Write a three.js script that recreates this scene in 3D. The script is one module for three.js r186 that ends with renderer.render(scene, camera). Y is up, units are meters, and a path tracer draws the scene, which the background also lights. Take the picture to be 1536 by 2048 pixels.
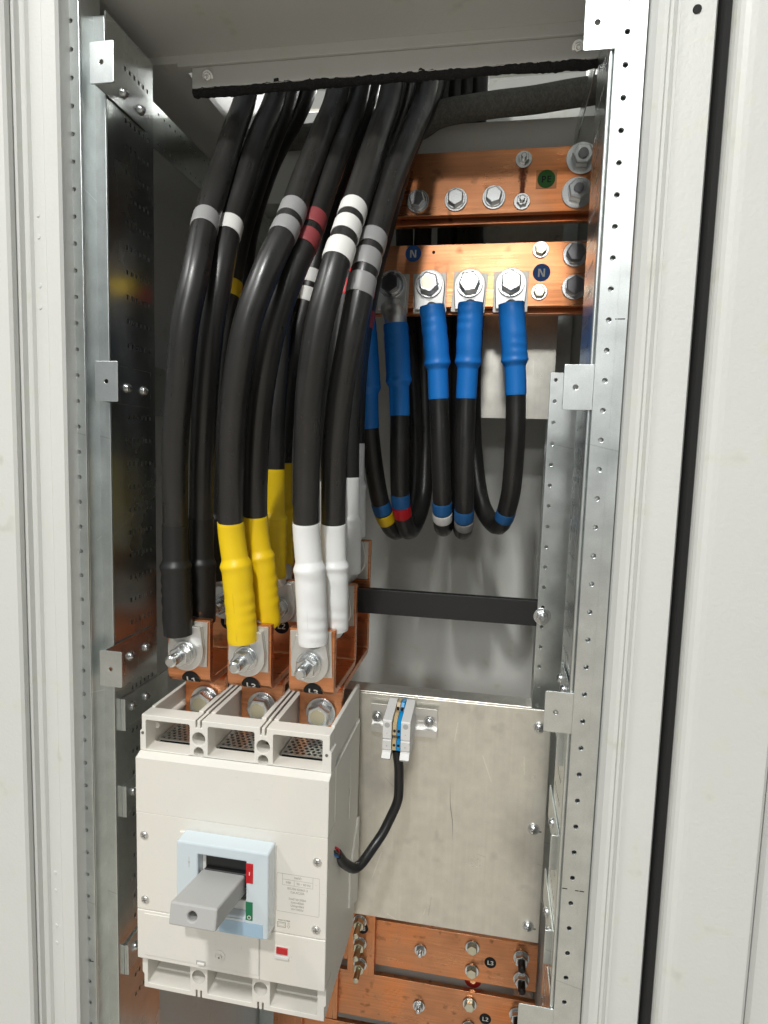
import * as THREE from 'three';
import { RoundedBoxGeometry } from 'three/addons/geometries/RoundedBoxGeometry.js';
import { mergeGeometries } from 'three/addons/utils/BufferGeometryUtils.js';
import { RectAreaLightUniformsLib } from 'three/addons/lights/RectAreaLightUniformsLib.js';

// ---------------------------------------------------------------- camera, light, exposure
const CY = 1.35;                                   // height of the lens above the floor; all heights below are written relative to it
const scene = new THREE.Scene();
const camera = new THREE.PerspectiveCamera(79.1, 3 / 4, 0.02, 60);
camera.position.set(0, CY, 0);
camera.rotation.order = 'YXZ';
camera.rotation.set(-5.83 * Math.PI / 180, 10.04 * Math.PI / 180, 1.725 * Math.PI / 180);
const renderer = new THREE.WebGLRenderer({ antialias: true });
renderer.toneMapping = THREE.LinearToneMapping;
renderer.toneMappingExposure = 0.66;
renderer.shadowMap.enabled = true;
scene.background = new THREE.Color().setRGB(0.36, 0.375, 0.38);   // the pale, evenly lit hall around
RectAreaLightUniformsLib.init();

const V = (x, y, z) => new THREE.Vector3(x, y, z);
let seed = 7;
const rnd = () => { seed = (seed * 1664525 + 1013904223) % 4294967296; return seed / 4294967296; };
const used = new Map();
function numbered(n) { const k = used.get(n) ?? 0; used.set(n, k + 1); return k ? `${n}_${String(k).padStart(3, '0')}` : n; }

// ---------------------------------------------------------------- textures
function noiseGrid(n) { const a = new Float32Array(n * n); for (let i = 0; i < n * n; i++) a[i] = rnd(); return a; }
const NG = 256, grid = noiseGrid(NG);
const sm = (t) => t * t * (3 - 2 * t);
function vn(x, y, px, py) {                        // tiling value noise, period px,py
  const xi = Math.floor(x), yi = Math.floor(y), fx = sm(x - xi), fy = sm(y - yi);
  const g = (i, j) => grid[((((j % py) + py) % py) % NG) * NG + ((((i % px) + px) % px) % NG)];
  return (g(xi, yi) * (1 - fx) + g(xi + 1, yi) * fx) * (1 - fy) + (g(xi, yi + 1) * (1 - fx) + g(xi + 1, yi + 1) * fx) * fy;
}
function makeTex(n, size, srgb, fn) {
  const d = new Uint8Array(n * n * 4);
  for (let j = 0; j < n; j++) for (let i = 0; i < n; i++) {
    const c = fn(i / n, j / n), o = (j * n + i) * 4;
    for (let k = 0; k < 3; k++) d[o + k] = Math.max(0, Math.min(255, c[k] * 255));
    d[o + 3] = 255;
  }
  const t = new THREE.DataTexture(d, n, n);
  t.wrapS = t.wrapT = THREE.RepeatWrapping; t.magFilter = THREE.LinearFilter; t.minFilter = THREE.LinearFilter;
  t.repeat.set(1 / size, 1 / size); if (srgb) t.colorSpace = THREE.SRGBColorSpace; t.needsUpdate = true; return t;
}
const fbm = (u, v, p, o) => { let s = 0, a = 0.5, t = 0; for (let k = 0; k < o; k++) { s += a * vn(u * p + k * 17, v * p + k * 31, p, p); t += a; a *= 0.5; p *= 2; } return s / t; };
// galvanised sheet: soft spangle, fine grain, a few dull stains and scratches
const scr = []; for (let k = 0; k < 26; k++) { const x = rnd(), y = rnd(), a = rnd() * 6.28, l = 0.015 + rnd() * 0.08; scr.push([x, y, Math.cos(a), Math.sin(a), l, rnd() > 0.45]); }
function scratchAt(u, v) {
  let s = 0;
  for (const [x, y, c, d, l, up] of scr) { const dx = u - x, dy = v - y, t = dx * c + dy * d, w = Math.abs(-dx * d + dy * c); if (t > 0 && t < l && w < 0.0011) s += up ? 0.10 : -0.10; }
  return s;
}
const galvTex = makeTex(1024, 0.5, true, (u, v) => {
  const g = 0.87 + 0.08 * (fbm(u, v, 40, 3) - 0.5) + 0.09 * (fbm(u, v, 6, 3) - 0.5) + 0.04 * (rnd() - 0.5) + 0.7 * scratchAt(u, v);
  return [g * 0.985, g * 1.0, g * 0.995];
});
const galvRough = makeTex(512, 0.5, false, (u, v) => { const r = 0.33 + 0.10 * (fbm(u, v, 20, 3) - 0.5) + 0.12 * (fbm(u, v, 4, 2) - 0.5); return [r, r, r]; });
const plateTex = makeTex(1024, 0.5, true, (u, v) => {
  const roll = vn(u * 200, v * 7, 200, 7), sp = fbm(u + 0.3, v + 0.1, 48, 2), sm2 = fbm(u + 0.6, v + 0.4, 14, 4);
  let g = 0.87 + 0.018 * (roll - 0.5) + 0.06 * (sp - 0.5) + 0.03 * (rnd() - 0.5) + 0.6 * scratchAt(u, v);
  if (sm2 > 0.73) g -= (sm2 - 0.73) * 0.5;
  return [g, g * 0.99, g * 0.945];
});
// drawn copper: fine lengthwise lines, oxide patches, finger marks
const copperTex = makeTex(1024, 0.35, true, (u, v) => {
  const line = vn(u * 6, v * 256, 6, 256) * 0.6 + vn(u * 14, v * 128, 14, 128) * 0.4;
  const ox = fbm(u, v, 5, 4), sp = fbm(u + 0.4, v + 0.7, 22, 3);
  let k = 0.93 + 0.09 * (line - 0.5) + 0.26 * (ox - 0.5);
  if (sp > 0.72) k -= (sp - 0.72) * 1.2;
  const t = Math.max(0, ox - 0.5) * 0.5;
  return [0.93 * k, (0.645 - t * 0.3) * k, (0.465 - t * 0.5) * k];
});
const copperRough = makeTex(512, 0.35, false, (u, v) => { const r = 0.32 + 0.18 * (fbm(u, v, 7, 4) - 0.5) + 0.10 * (vn(u * 5, v * 200, 5, 200) - 0.5); return [r, r, r]; });
const scuffs = []; for (let k = 0; k < 70; k++) scuffs.push([rnd(), rnd(), (rnd() - 0.5) * 0.5, 0.004 + 0.022 * rnd() * rnd(), 0.0006 + 0.0007 * rnd(), 0.05 + 0.12 * rnd()]);
const sheathTex = makeTex(1024, 0.4, true, (u, v) => {
  let g = 0.140 + 0.030 * (vn(u * 6, v * 160, 6, 160) - 0.5) + 0.045 * (fbm(u, v, 14, 4) - 0.5) + 0.02 * (rnd() - 0.5);
  for (const [x, y, t, l, w, s] of scuffs) { const dx = u - x, dy = v - y; if (Math.abs(dx) < l && Math.abs(dy - dx * t) < w) g += s * (0.4 + 0.6 * rnd()) * (1 - Math.abs(dx) / l); }
  return [g, g * 0.985, g * 0.955];
});
const sheathRough = makeTex(256, 0.16, false, (u, v) => { const r = 0.40 + 0.16 * (fbm(u, v, 12, 3) - 0.5) + 0.22 * (vn(u * 3, v * 64, 3, 64) - 0.5); return [r, r, r]; });
const paintBump = makeTex(512, 0.06, false, (u, v) => { const g = fbm(u, v, 24, 3); return [g, g, g]; });
const paintTex = makeTex(1024, 0.9, true, (u, v) => {
  const s = fbm(u + 0.15, v + 0.35, 40, 3); let g = 0.975 + 0.03 * (fbm(u, v, 6, 3) - 0.5);
  if (s > 0.79) g -= (s - 0.79) * 0.45;
  return [g, g, g * (s > 0.73 ? 0.98 : 1)];
});
const plasticBump = makeTex(256, 0.02, false, (u, v) => { const g = fbm(u, v, 32, 2); return [g, g, g]; });
const plasticTex = makeTex(1024, 0.25, true, (u, v) => { const s = fbm(u + 0.3, v + 0.6, 60, 2), m = fbm(u, v, 5, 3); let g = 0.985 + 0.022 * (m - 0.5); if (s > 0.86) g -= (s - 0.86) * 0.4; g += 0.06 * scratchAt(u, v); return [g, g * (0.998 - 0.006 * m), g * (0.992 - 0.02 * m)]; });
const foamTex = makeTex(256, 0.05, true, (u, v) => { const g = 0.47 + 0.14 * (fbm(u, v, 24, 3) - 0.5) + 0.14 * (rnd() - 0.5); return [g, g, g * 0.96]; });
const foamBump = makeTex(256, 0.05, false, (u, v) => { const g = fbm(u, v, 28, 3); return [g, g, g]; });

// ---------------------------------------------------------------- materials
const P = (o) => new THREE.MeshPhysicalMaterial(o), S = (o) => new THREE.MeshStandardMaterial(o);
const lin = (r, g, b) => new THREE.Color().setRGB(r, g, b);
const M = {
  paint: S({ color: lin(0.66, 0.67, 0.645), map: paintTex, roughness: 0.42, bumpMap: paintBump, bumpScale: 0.00014 }),
  galv: S({ color: lin(0.98, 1, 1), map: galvTex, roughnessMap: galvRough, roughness: 1.0, metalness: 1 }),
  galvSmooth: S({ color: lin(0.98, 1, 1), map: galvTex, roughnessMap: galvRough, roughness: 0.72, metalness: 1 }),
  galvPlate: S({ color: lin(1, 1, 1), map: plateTex, roughnessMap: galvRough, roughness: 0.95, metalness: 0.8 }),
  zinc: S({ color: lin(0.72, 0.74, 0.74), roughness: 0.26, metalness: 1 }),
  zincYellow: S({ color: lin(0.70, 0.66, 0.50), roughness: 0.3, metalness: 1 }),
  darkSteel: S({ color: lin(0.25, 0.25, 0.26), roughness: 0.3, metalness: 1 }),
  tin: S({ color: lin(0.74, 0.74, 0.72), roughness: 0.38, metalness: 0.9 }),
  pad: S({ color: lin(0.60, 0.58, 0.53), roughness: 0.42, metalness: 0.7 }),
  copper: S({ color: lin(1, 1, 1), map: copperTex, roughnessMap: copperRough, roughness: 1, metalness: 0.92 }),
  sheath: P({ color: lin(1, 1, 1), map: sheathTex, roughnessMap: sheathRough, roughness: 0.95, ior: 1.55 }),
  shrinkBlack: S({ color: lin(0.011, 0.011, 0.011), roughness: 0.42 }),
  shrinkYellow: S({ color: lin(0.80, 0.55, 0.006), roughness: 0.42 }),
  shrinkWhite: S({ color: lin(0.78, 0.79, 0.78), roughness: 0.42 }),
  shrinkBlue: S({ color: lin(0.010, 0.19, 0.62), roughness: 0.45 }),
  tapeGrey: S({ color: lin(0.27, 0.27, 0.27), roughness: 0.45 }),
  tapeWhite: S({ color: lin(0.72, 0.72, 0.69), roughness: 0.5 }),
  tapeRed: S({ color: lin(0.26, 0.045, 0.05), roughness: 0.5 }),
  tapeBrightRed: S({ color: lin(0.55, 0.01, 0.02), roughness: 0.4 }),
  tapeBlue: S({ color: lin(0.015, 0.11, 0.30), roughness: 0.45 }),
  tapeYellow: S({ color: lin(0.70, 0.46, 0.01), roughness: 0.45 }),
  plastic: S({ color: lin(0.75, 0.737, 0.695), map: plasticTex, roughness: 0.48, bumpMap: plasticBump, bumpScale: 0.00004 }),
  handleGrey: S({ color: lin(0.42, 0.42, 0.405), roughness: 0.55, bumpMap: plasticBump, bumpScale: 0.00006 }),
  blackPlastic: S({ color: lin(0.012, 0.012, 0.012), roughness: 0.35 }),
  rubber: S({ color: lin(0.008, 0.008, 0.008), roughness: 0.8 }),
  bezel: P({ color: lin(0.58, 0.655, 0.695), roughness: 0.22, clearcoat: 0.7, clearcoatRoughness: 0.12 }),
  bezelWindow: P({ color: lin(0.34, 0.50, 0.64), roughness: 0.2, clearcoat: 0.6 }),
  red: S({ color: lin(0.50, 0.012, 0.018), roughness: 0.3 }),
  green: S({ color: lin(0.0, 0.16, 0.065), roughness: 0.35 }),
  clampWhite: S({ color: lin(0.70, 0.70, 0.68), roughness: 0.45 }),
  clampBeige: S({ color: lin(0.52, 0.40, 0.22), roughness: 0.45 }),
  clampBlue: S({ color: lin(0.0, 0.27, 0.62), roughness: 0.4 }),
  hole: S({ color: lin(0.01, 0.01, 0.01), roughness: 0.8 }),
  foam: S({ color: lin(0.75, 0.75, 0.75), map: foamTex, roughness: 0.95, bumpMap: foamBump, bumpScale: 0.0006 }),
  foamBlack: S({ color: lin(0.02, 0.02, 0.02), roughness: 0.95, bumpMap: foamBump, bumpScale: 0.002 }),
  insulatorRed: S({ color: lin(0.30, 0.012, 0.012), roughness: 0.35 }),
  floor: S({ color: lin(0.42, 0.375, 0.32), roughness: 0.6 }),
  hallWall: S({ color: lin(0.72, 0.74, 0.64), roughness: 0.9 }),
};

// ---------------------------------------------------------------- geometry helpers (absolute coordinates, lens at the origin)
function metric(g) {                               // uv in metres from the dominant direction of each face
  g = g.index ? g.toNonIndexed() : g;
  const p = g.attributes.position, n = p.count, uv = new Float32Array(n * 2), a = V(), b = V(), c = V(), e = V(), f = V();
  for (let i = 0; i < n; i += 3) {
    a.fromBufferAttribute(p, i); b.fromBufferAttribute(p, i + 1); c.fromBufferAttribute(p, i + 2);
    e.subVectors(b, a); f.subVectors(c, a); e.cross(f);
    const x = Math.abs(e.x), y = Math.abs(e.y), z = Math.abs(e.z);
    [a, b, c].forEach((q, k) => { const w = x > y && x > z ? [q.z, q.y] : y > z ? [q.x, q.z] : [q.x, q.y]; uv[(i + k) * 2] = w[0]; uv[(i + k) * 2 + 1] = w[1]; });
  }
  g.setAttribute('uv', new THREE.BufferAttribute(uv, 2)); return g;
}
function strip(g) { g = g.index ? g.toNonIndexed() : g; for (const k of Object.keys(g.attributes)) if (!['position', 'normal', 'uv'].includes(k)) g.deleteAttribute(k); return g; }
const join = (list) => list.length === 1 ? list[0] : mergeGeometries(list.map(strip));
function box(x0, x1, y0, y1, z0, z1, r = 0.0008) {
  const w = Math.abs(x1 - x0), h = Math.abs(y1 - y0), d = Math.abs(z1 - z0); r = Math.min(r, w * 0.45, h * 0.45, d * 0.45);
  const g = r > 1e-5 ? new RoundedBoxGeometry(w, h, d, 2, r) : new THREE.BoxGeometry(w, h, d);
  g.translate((x0 + x1) / 2, (y0 + y1) / 2, (z0 + z1) / 2); return metric(g);
}
function cylZ(r, z0, z1, x, y, n = 24, r2 = r) { const g = new THREE.CylinderGeometry(r2, r, z1 - z0, n); g.rotateX(Math.PI / 2); g.translate(x, y, (z0 + z1) / 2); return metric(g); }
function rrShape(x0, x1, y0, y1, r, C = THREE.Shape) {
  const s = new C(); s.moveTo(x0 + r, y0); s.lineTo(x1 - r, y0); s.absarc(x1 - r, y0 + r, r, -Math.PI / 2, 0); s.lineTo(x1, y1 - r); s.absarc(x1 - r, y1 - r, r, 0, Math.PI / 2);
  s.lineTo(x0 + r, y1); s.absarc(x0 + r, y1 - r, r, Math.PI / 2, Math.PI); s.lineTo(x0, y0 + r); s.absarc(x0 + r, y0 + r, r, Math.PI, 1.5 * Math.PI); return s;
}
function circ(x, y, r) { const p = new THREE.Path(); p.absarc(x, y, r, 0, Math.PI * 2, true); return p; }
function plateZ(shape, z0, z1, seg = 10, bevel = 0) {       // shape in x,y; thickness z0..z1
  const g = new THREE.ExtrudeGeometry(shape, bevel ? { depth: z1 - z0 - 2 * bevel, bevelEnabled: true, bevelSize: bevel, bevelOffset: -bevel, bevelThickness: bevel, bevelSegments: 2, curveSegments: seg } : { depth: z1 - z0, bevelEnabled: false, curveSegments: seg });
  g.translate(0, 0, z0 + bevel); return metric(g);
}
function plateX(shape, x0, x1, seg = 10, bevel = 0) {       // shape in (z, y) -> thickness along x
  const g = new THREE.ExtrudeGeometry(shape, bevel ? { depth: x1 - x0 - 2 * bevel, bevelEnabled: true, bevelSize: bevel, bevelOffset: -bevel, bevelThickness: bevel, bevelSegments: 2, curveSegments: seg } : { depth: x1 - x0, bevelEnabled: false, curveSegments: seg });
  const p = g.attributes.position, n = g.attributes.normal;     // (sx, sy, sz) -> (x = sz, y = sy, z = sx), mirrored winding repaired
  for (const q of [p, n]) for (let i = 0; i < q.count; i++) { const a = q.getX(i), c = q.getZ(i); q.setX(i, c); q.setZ(i, a); }
  for (let i = 0; i < p.count; i += 3) for (const q of [p, n]) { const t = [q.getX(i), q.getY(i), q.getZ(i)]; q.setXYZ(i, q.getX(i + 1), q.getY(i + 1), q.getZ(i + 1)); q.setXYZ(i + 1, ...t); }
  g.translate(x0 + bevel, 0, 0); return metric(g);
}
function poly(pts) { const s = new THREE.Shape(); pts.forEach(([a, b], i) => i ? s.lineTo(a, b) : s.moveTo(a, b)); return s; }
function prismY(pts, y0, y1, bevel = 0.0012) {              // pts are x,z ; extruded along y
  const g = new THREE.ExtrudeGeometry(poly(pts.map(([x, z]) => [x, -z])), { depth: y1 - y0, bevelEnabled: bevel > 0, bevelSize: bevel, bevelOffset: -bevel, bevelThickness: bevel, bevelSegments: 2, curveSegments: 6 });
  g.rotateX(-Math.PI / 2); g.translate(0, y0, 0); return metric(g);
}
function sweep(curve, u0, u1, rad, ns, nr, lenScale) {      // tube with a radius that may change; u along the curve by arc length
  const L = curve.getLength(), pos = [], uv = [], idx = []; let N = null, prev = null; const o1 = rnd(), o2 = rnd();
  for (let i = 0; i <= ns; i++) {
    const u = Math.min(1, u0 + (u1 - u0) * i / ns), p = curve.getPointAt(u), t = curve.getTangentAt(u);
    if (!N) { N = Math.abs(t.z) < 0.9 ? V(0, 0, 1) : V(1, 0, 0); N.addScaledVector(t, -N.dot(t)).normalize(); }
    else { const q = new THREE.Quaternion().setFromUnitVectors(prev, t); N.applyQuaternion(q); N.addScaledVector(t, -N.dot(t)).normalize(); }
    prev = t; const B = V().crossVectors(t, N);
    for (let j = 0; j <= nr; j++) {
      const a = j / nr * Math.PI * 2, r = rad((u - u0) / (u1 - u0), a, (u - u0) * L);
      pos.push(p.x + r * (Math.cos(a) * N.x + Math.sin(a) * B.x), p.y + r * (Math.cos(a) * N.y + Math.sin(a) * B.y), p.z + r * (Math.cos(a) * N.z + Math.sin(a) * B.z));
      uv.push(u * L + o1, j / nr * 0.08 + o2);
    }
  }
  for (let i = 0; i < ns; i++) for (let j = 0; j < nr; j++) { const a = i * (nr + 1) + j, b = a + nr + 1; idx.push(a, a + 1, b, b, a + 1, b + 1); }
  const cap = (row, uq, flip) => { const p = curve.getPointAt(uq), k = pos.length / 3; pos.push(p.x, p.y, p.z); uv.push(0, 0); for (let j = 0; j < nr; j++) { const a = row * (nr + 1) + j; flip ? idx.push(k, a + 1, a) : idx.push(k, a, a + 1); } };
  const g = new THREE.BufferGeometry();
  g.setAttribute('position', new THREE.Float32BufferAttribute(pos, 3)); g.setAttribute('uv', new THREE.Float32BufferAttribute(uv, 2)); g.setIndex(idx); g.computeVertexNormals();
  const nm = g.attributes.normal;                            // close the seam
  for (let i = 0; i <= ns; i++) { const a = i * (nr + 1), b = a + nr, x = nm.getX(a) + nm.getX(b), y = nm.getY(a) + nm.getY(b), z = nm.getZ(a) + nm.getZ(b), l = Math.hypot(x, y, z) || 1; nm.setXYZ(a, x / l, y / l, z / l); nm.setXYZ(b, x / l, y / l, z / l); }
  const side = g.toNonIndexed();
  const cp = []; for (const [row, uq, fl] of [[0, u0, true], [ns, u1, false]]) { const c = curve.getPointAt(uq); for (let j = 0; j < nr; j++) { const a = row * (nr + 1) + j, A = [pos[a * 3], pos[a * 3 + 1], pos[a * 3 + 2]], B2 = [pos[a * 3 + 3], pos[a * 3 + 4], pos[a * 3 + 5]]; fl ? cp.push(c.x, c.y, c.z, ...B2, ...A) : cp.push(c.x, c.y, c.z, ...A, ...B2); } }
  const cg = new THREE.BufferGeometry(); cg.setAttribute('position', new THREE.Float32BufferAttribute(cp, 3)); cg.setAttribute('uv', new THREE.Float32BufferAttribute(new Float32Array(cp.length / 3 * 2), 2)); cg.computeVertexNormals();
  return mergeGeometries([side, cg]);
}

// ---------------------------------------------------------------- object helpers
function thing(name, label, category, base, group) {
  const o = new THREE.Group(); o.name = numbered(name); o.position.set(base[0], base[1] + CY, base[2]);
  o.userData = { label, category }; if (group) o.userData.group = group; o.userData.b = base; scene.add(o); return o;
}
function setting(name, label, category, base) { const o = thing(name, label, category, base); o.userData.kind = 'structure'; return o; }
function rootOf(o) { while (o.parent && o.parent !== scene) o = o.parent; return o; }
function part(parent, name, geos, mat, label) {
  const g = join(Array.isArray(geos) ? geos : [geos]).clone(), b = rootOf(parent).userData.b; g.translate(-b[0], -b[1], -b[2]);
  const m = new THREE.Mesh(g, mat); m.name = name; m.castShadow = m.receiveShadow = true; if (label) m.userData.label = label; parent.add(m); return m;
}
// small fixings, made once and shared; axis along +z, seat at z = 0
const FIX = {};
function fixing(key, make) { return FIX[key] ??= make(); }
function place(parent, name, pieces, p, turn = [0, 0, 0]) {  // pieces: [name, geometry, material]
  const b = rootOf(parent).userData.b; let first = null;
  for (const [n, g, m] of pieces) {
    const o = new THREE.Mesh(g, m); o.castShadow = o.receiveShadow = true;
    if (!first) { o.name = name; o.position.set(p[0] - b[0], p[1] - b[1], p[2] - b[2]); o.rotation.set(...turn); parent.add(o); first = o; }
    else { o.name = n; first.add(o); }
  }
  return first;
}
function hexGeo(af, z0, z1) {                               // hexagon with turned-off corners
  const r = af / Math.sqrt(3), s = new THREE.Shape(); for (let k = 0; k < 6; k++) { const a = k * Math.PI / 3 + 0.3; k ? s.lineTo(r * Math.cos(a), r * Math.sin(a)) : s.moveTo(r * Math.cos(a), r * Math.sin(a)); }
  const g = new THREE.ExtrudeGeometry(s, { depth: (z1 - z0) - af * 0.08, bevelEnabled: true, bevelSize: af * 0.07, bevelOffset: -af * 0.07, bevelThickness: af * 0.05, bevelSegments: 2 }); g.translate(0, 0, z0 + af * 0.03); return metric(g);
}
const ring = (r, ri, z0, z1) => { const s = new THREE.Shape(); s.absarc(0, 0, r, 0, Math.PI * 2); s.holes.push(circ(0, 0, ri)); return plateZ(s, z0, z1, 20, Math.min(0.0005, (z1 - z0) * 0.25)); };
function boltSet(kind) {
  return fixing(kind, () => {
    if (kind === 'hex24') return [['washer', join([ring(0.0172, 0.008, 0, 0.003), ring(0.0128, 0.008, 0.003, 0.006)]), M.zinc], ['head', hexGeo(0.024, 0.006, 0.016), M.zinc], ['head_mark', cylZ(0.0085, 0.0159, 0.0163, 0, 0), M.zincYellow]];
    if (kind === 'hex24dark') return [['washer', join([ring(0.0172, 0.008, 0, 0.003), ring(0.0128, 0.008, 0.003, 0.006)]), M.zinc], ['head', hexGeo(0.023, 0.006, 0.016), M.darkSteel]];
    if (kind === 'hex19') return [['washer', join([ring(0.0150, 0.006, 0, 0.0025), ring(0.0125, 0.006, 0.0025, 0.0048)]), M.zinc], ['head', hexGeo(0.019, 0.0048, 0.0125), M.zinc]];
    if (kind === 'hex13') return [['washer', ring(0.0105, 0.004, 0, 0.002), M.zinc], ['head', hexGeo(0.0135, 0.002, 0.008), M.zincYellow]];
    if (kind === 'nut13') return [['washer', ring(0.0105, 0.004, 0, 0.002), M.zinc], ['nut', hexGeo(0.0125, 0.002, 0.0075), M.zinc], ['stud', join([cylZ(0.0036, 0.0075, 0.013, 0, 0, 14), cylZ(0.0036, 0.013, 0.0138, 0, 0, 14, 0.0028)]), M.zinc]];
    if (kind === 'stud20') return [['washer', join([ring(0.0135, 0.007, 0, 0.0025), ring(0.0108, 0.007, 0.0025, 0.0048)]), M.zinc], ['nut', hexGeo(0.0195, 0.0048, 0.0155), M.zinc], ['stud', join([threads(0.0062, 0.0155, 0.030), cylZ(0.0058, 0.030, 0.0318, 0, 0, 16, 0.0042)]), M.zinc]];
    if (kind === 'longstud') return [['washer', join([ring(0.013, 0.007, 0, 0.0025), ring(0.0105, 0.007, 0.0025, 0.0048)]), M.zinc], ['nut', hexGeo(0.019, 0.0048, 0.016), M.zincYellow], ['stud', threads(0.0052, 0.016, 0.040), M.zincYellow]];
    if (kind === 'capped') return [['washer', join([ring(0.0145, 0.007, 0, 0.0025)]), M.zinc], ['nut', hexGeo(0.021, 0.0025, 0.0135), M.zinc], ['cap', join([cylZ(0.0072, 0.0135, 0.029, 0, 0, 18, 0.0066), cylZ(0.0066, 0.029, 0.031, 0, 0, 18, 0.004)]), M.blackPlastic]];
    if (kind === 'bigmut') return [['washer', join([ring(0.0195, 0.008, 0, 0.003)]), M.zinc], ['nut', hexGeo(0.023, 0.003, 0.016), M.zinc], ['stud', cylZ(0.0065, 0.016, 0.019, 0, 0, 18, 0.0058), M.darkSteel]];
    if (kind === 'screw') { const h = new THREE.SphereGeometry(0.0056, 20, 8, 0, 6.2832, 0, Math.PI / 2); h.rotateX(Math.PI / 2); h.scale(1, 1, 0.72); h.translate(0, 0, 0.0016); return [['washer', ring(0.0068, 0.002, 0, 0.0016), M.zinc], ['head', metric(h), M.zinc], ['cross_slot', join([box(-0.0030, 0.0030, -0.0006, 0.0006, 0.0048, 0.0059, 0), box(-0.0006, 0.0006, -0.0030, 0.0030, 0.0047, 0.00585, 0)]), M.darkSteel]]; }
    if (kind === 'smallscrew') { const h = new THREE.SphereGeometry(0.0038, 16, 8, 0, 6.2832, 0, Math.PI / 2); h.rotateX(Math.PI / 2); h.scale(1, 1, 0.45); return [['head', join([metric(h), ring(0.0047, 0.0036, 0, 0.0006)]), M.tin], ['cross_slot', join([box(-0.0024, 0.0024, -0.0005, 0.0005, 0.0008, 0.0018, 0), box(-0.0005, 0.0005, -0.0024, 0.0024, 0.0008, 0.00175, 0)]), M.darkSteel]]; }
  });
}
function threads(r, z0, z1) { const pts = [[0, z0]]; const n = Math.round((z1 - z0) / 0.0015); for (let k = 0; k <= n; k++) { const z = z0 + (z1 - z0) * k / n; pts.push([k % 2 ? r * 0.9 : r, z]); } pts.push([0, z1]); const g = new THREE.LatheGeometry(pts.map(([a, b]) => new THREE.Vector2(a, b)), 18); g.rotateX(Math.PI / 2); return metric(g); }
// printed decals on their own thin carrier
function canvasMat(w, h, draw, opt = {}) {
  const c = document.createElement('canvas'); c.width = w; c.height = h; const x = c.getContext('2d'); draw(x, w, h);
  const t = new THREE.CanvasTexture(c); t.colorSpace = THREE.SRGBColorSpace; t.magFilter = THREE.LinearFilter;
  return S({ map: t, roughness: 0.5, ...opt });
}
function decalZ(parent, name, x0, x1, y0, y1, z, mat, label) {
  const g = new THREE.PlaneGeometry(x1 - x0, y1 - y0); g.translate((x0 + x1) / 2, (y0 + y1) / 2, z); return part(parent, name, g, mat, label);
}
const stickerMat = {};
function sticker(parent, text, x, y, z, r, bg, fg, turn = 0, fold = null) {
  const m = stickerMat[text + bg] ??= canvasMat(256, 256, (c, w, h) => { c.fillStyle = bg; c.fillRect(0, 0, w, h); c.fillStyle = fg; c.font = `bold ${text.length > 1 ? 132 : 165}px sans-serif`; c.textAlign = 'center'; c.textBaseline = 'middle'; c.fillText(text, w / 2, h / 2 + 6); }, { roughness: 0.65 });
  const g = new THREE.RingGeometry(0.00005, r, 32, 10), s = new THREE.CylinderGeometry(r, r, 0.0003, 32, 1, true); s.rotateX(Math.PI / 2); s.translate(0, 0, -0.00015);
  const q = mergeGeometries([strip(g), strip(s)]); q.rotateZ(turn); q.translate(x, y, z + 0.0004);
  if (fold !== null) { const p = q.attributes.position, R = 0.0128; for (let i = 0; i < p.count; i++) { const d = fold - p.getY(i); if (d > 0) { const a = d / R; p.setY(i, fold - R * Math.sin(a)); p.setZ(i, p.getZ(i) - R * (1 - Math.cos(a)) + 0.0009 * Math.sin(a * 2)); } } q.computeVertexNormals(); }
  return part(parent, 'phase_sticker', q, m, `round sticker reading ${text}`);
}

// ================================================================ the hall: floor, far wall, lamps
{
  const f = setting('floor', 'plain grey-brown hall floor under the cabinet', 'floor', [0, -1.35, 0]);
  part(f, 'floor_slab', box(-4, 4, -1.45, -1.35, -3.5, 7, 0), M.floor);
  const w = setting('hall_wall', 'pale green hall wall seen above the cable opening', 'wall', [0, -1.35, -3.3]);
  part(w, 'wall_face', box(-4, 4, -1.35, 3.2, -3.4, -3.3, 0), M.hallWall);
}
function ceilingLamp(label, x, y, z, w, d, power) {         // long box luminaire, glowing face down
  const t = thing('ceiling_lamp', label, 'lamp', [x, y, z], 'ceiling lamps of the hall');
  part(t, 'housing', box(x - w / 2 - 0.02, x + w / 2 + 0.02, y + 0.004, y + 0.06, z - d / 2 - 0.02, z + d / 2 + 0.02, 0.004), M.paint);
  part(t, 'diffuser', box(x - w / 2, x + w / 2, y, y + 0.0038, z - d / 2, z + d / 2, 0), S({ color: lin(0.9, 0.9, 0.9), emissive: lin(1, 0.99, 0.95), emissiveIntensity: 6, roughness: 0.6 }));
  const l = new THREE.RectAreaLight(lin(1, 0.99, 0.965), power, w, d);
  l.position.set(0, -0.004, 0); l.lookAt(V(0, -1, 0).add(l.position)); l.rotation.set(-Math.PI / 2, 0, 0); t.add(l); return t;
}
ceilingLamp('narrow white ceiling lamp above the aisle in front of the cabinet', -0.24, 1.65, 0.85, 0.10, 0.18, 1150);
ceilingLamp('second white ceiling lamp further out over the aisle', 0.02, 1.65, 1.95, 0.20, 0.34, 230);
ceilingLamp('distant white ceiling lamp at the far end of the aisle', -0.15, 1.65, 5.2, 0.40, 1.5, 85);
ceilingLamp('long white ceiling lamp in the row to the left of the aisle', -1.5, 1.65, 0.30, 0.16, 0.8, 85);
ceilingLamp('white ceiling lamp hanging behind the cabinet over the cable opening', -0.25, 1.10, -2.35, 2.6, 0.5, 40);

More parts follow.
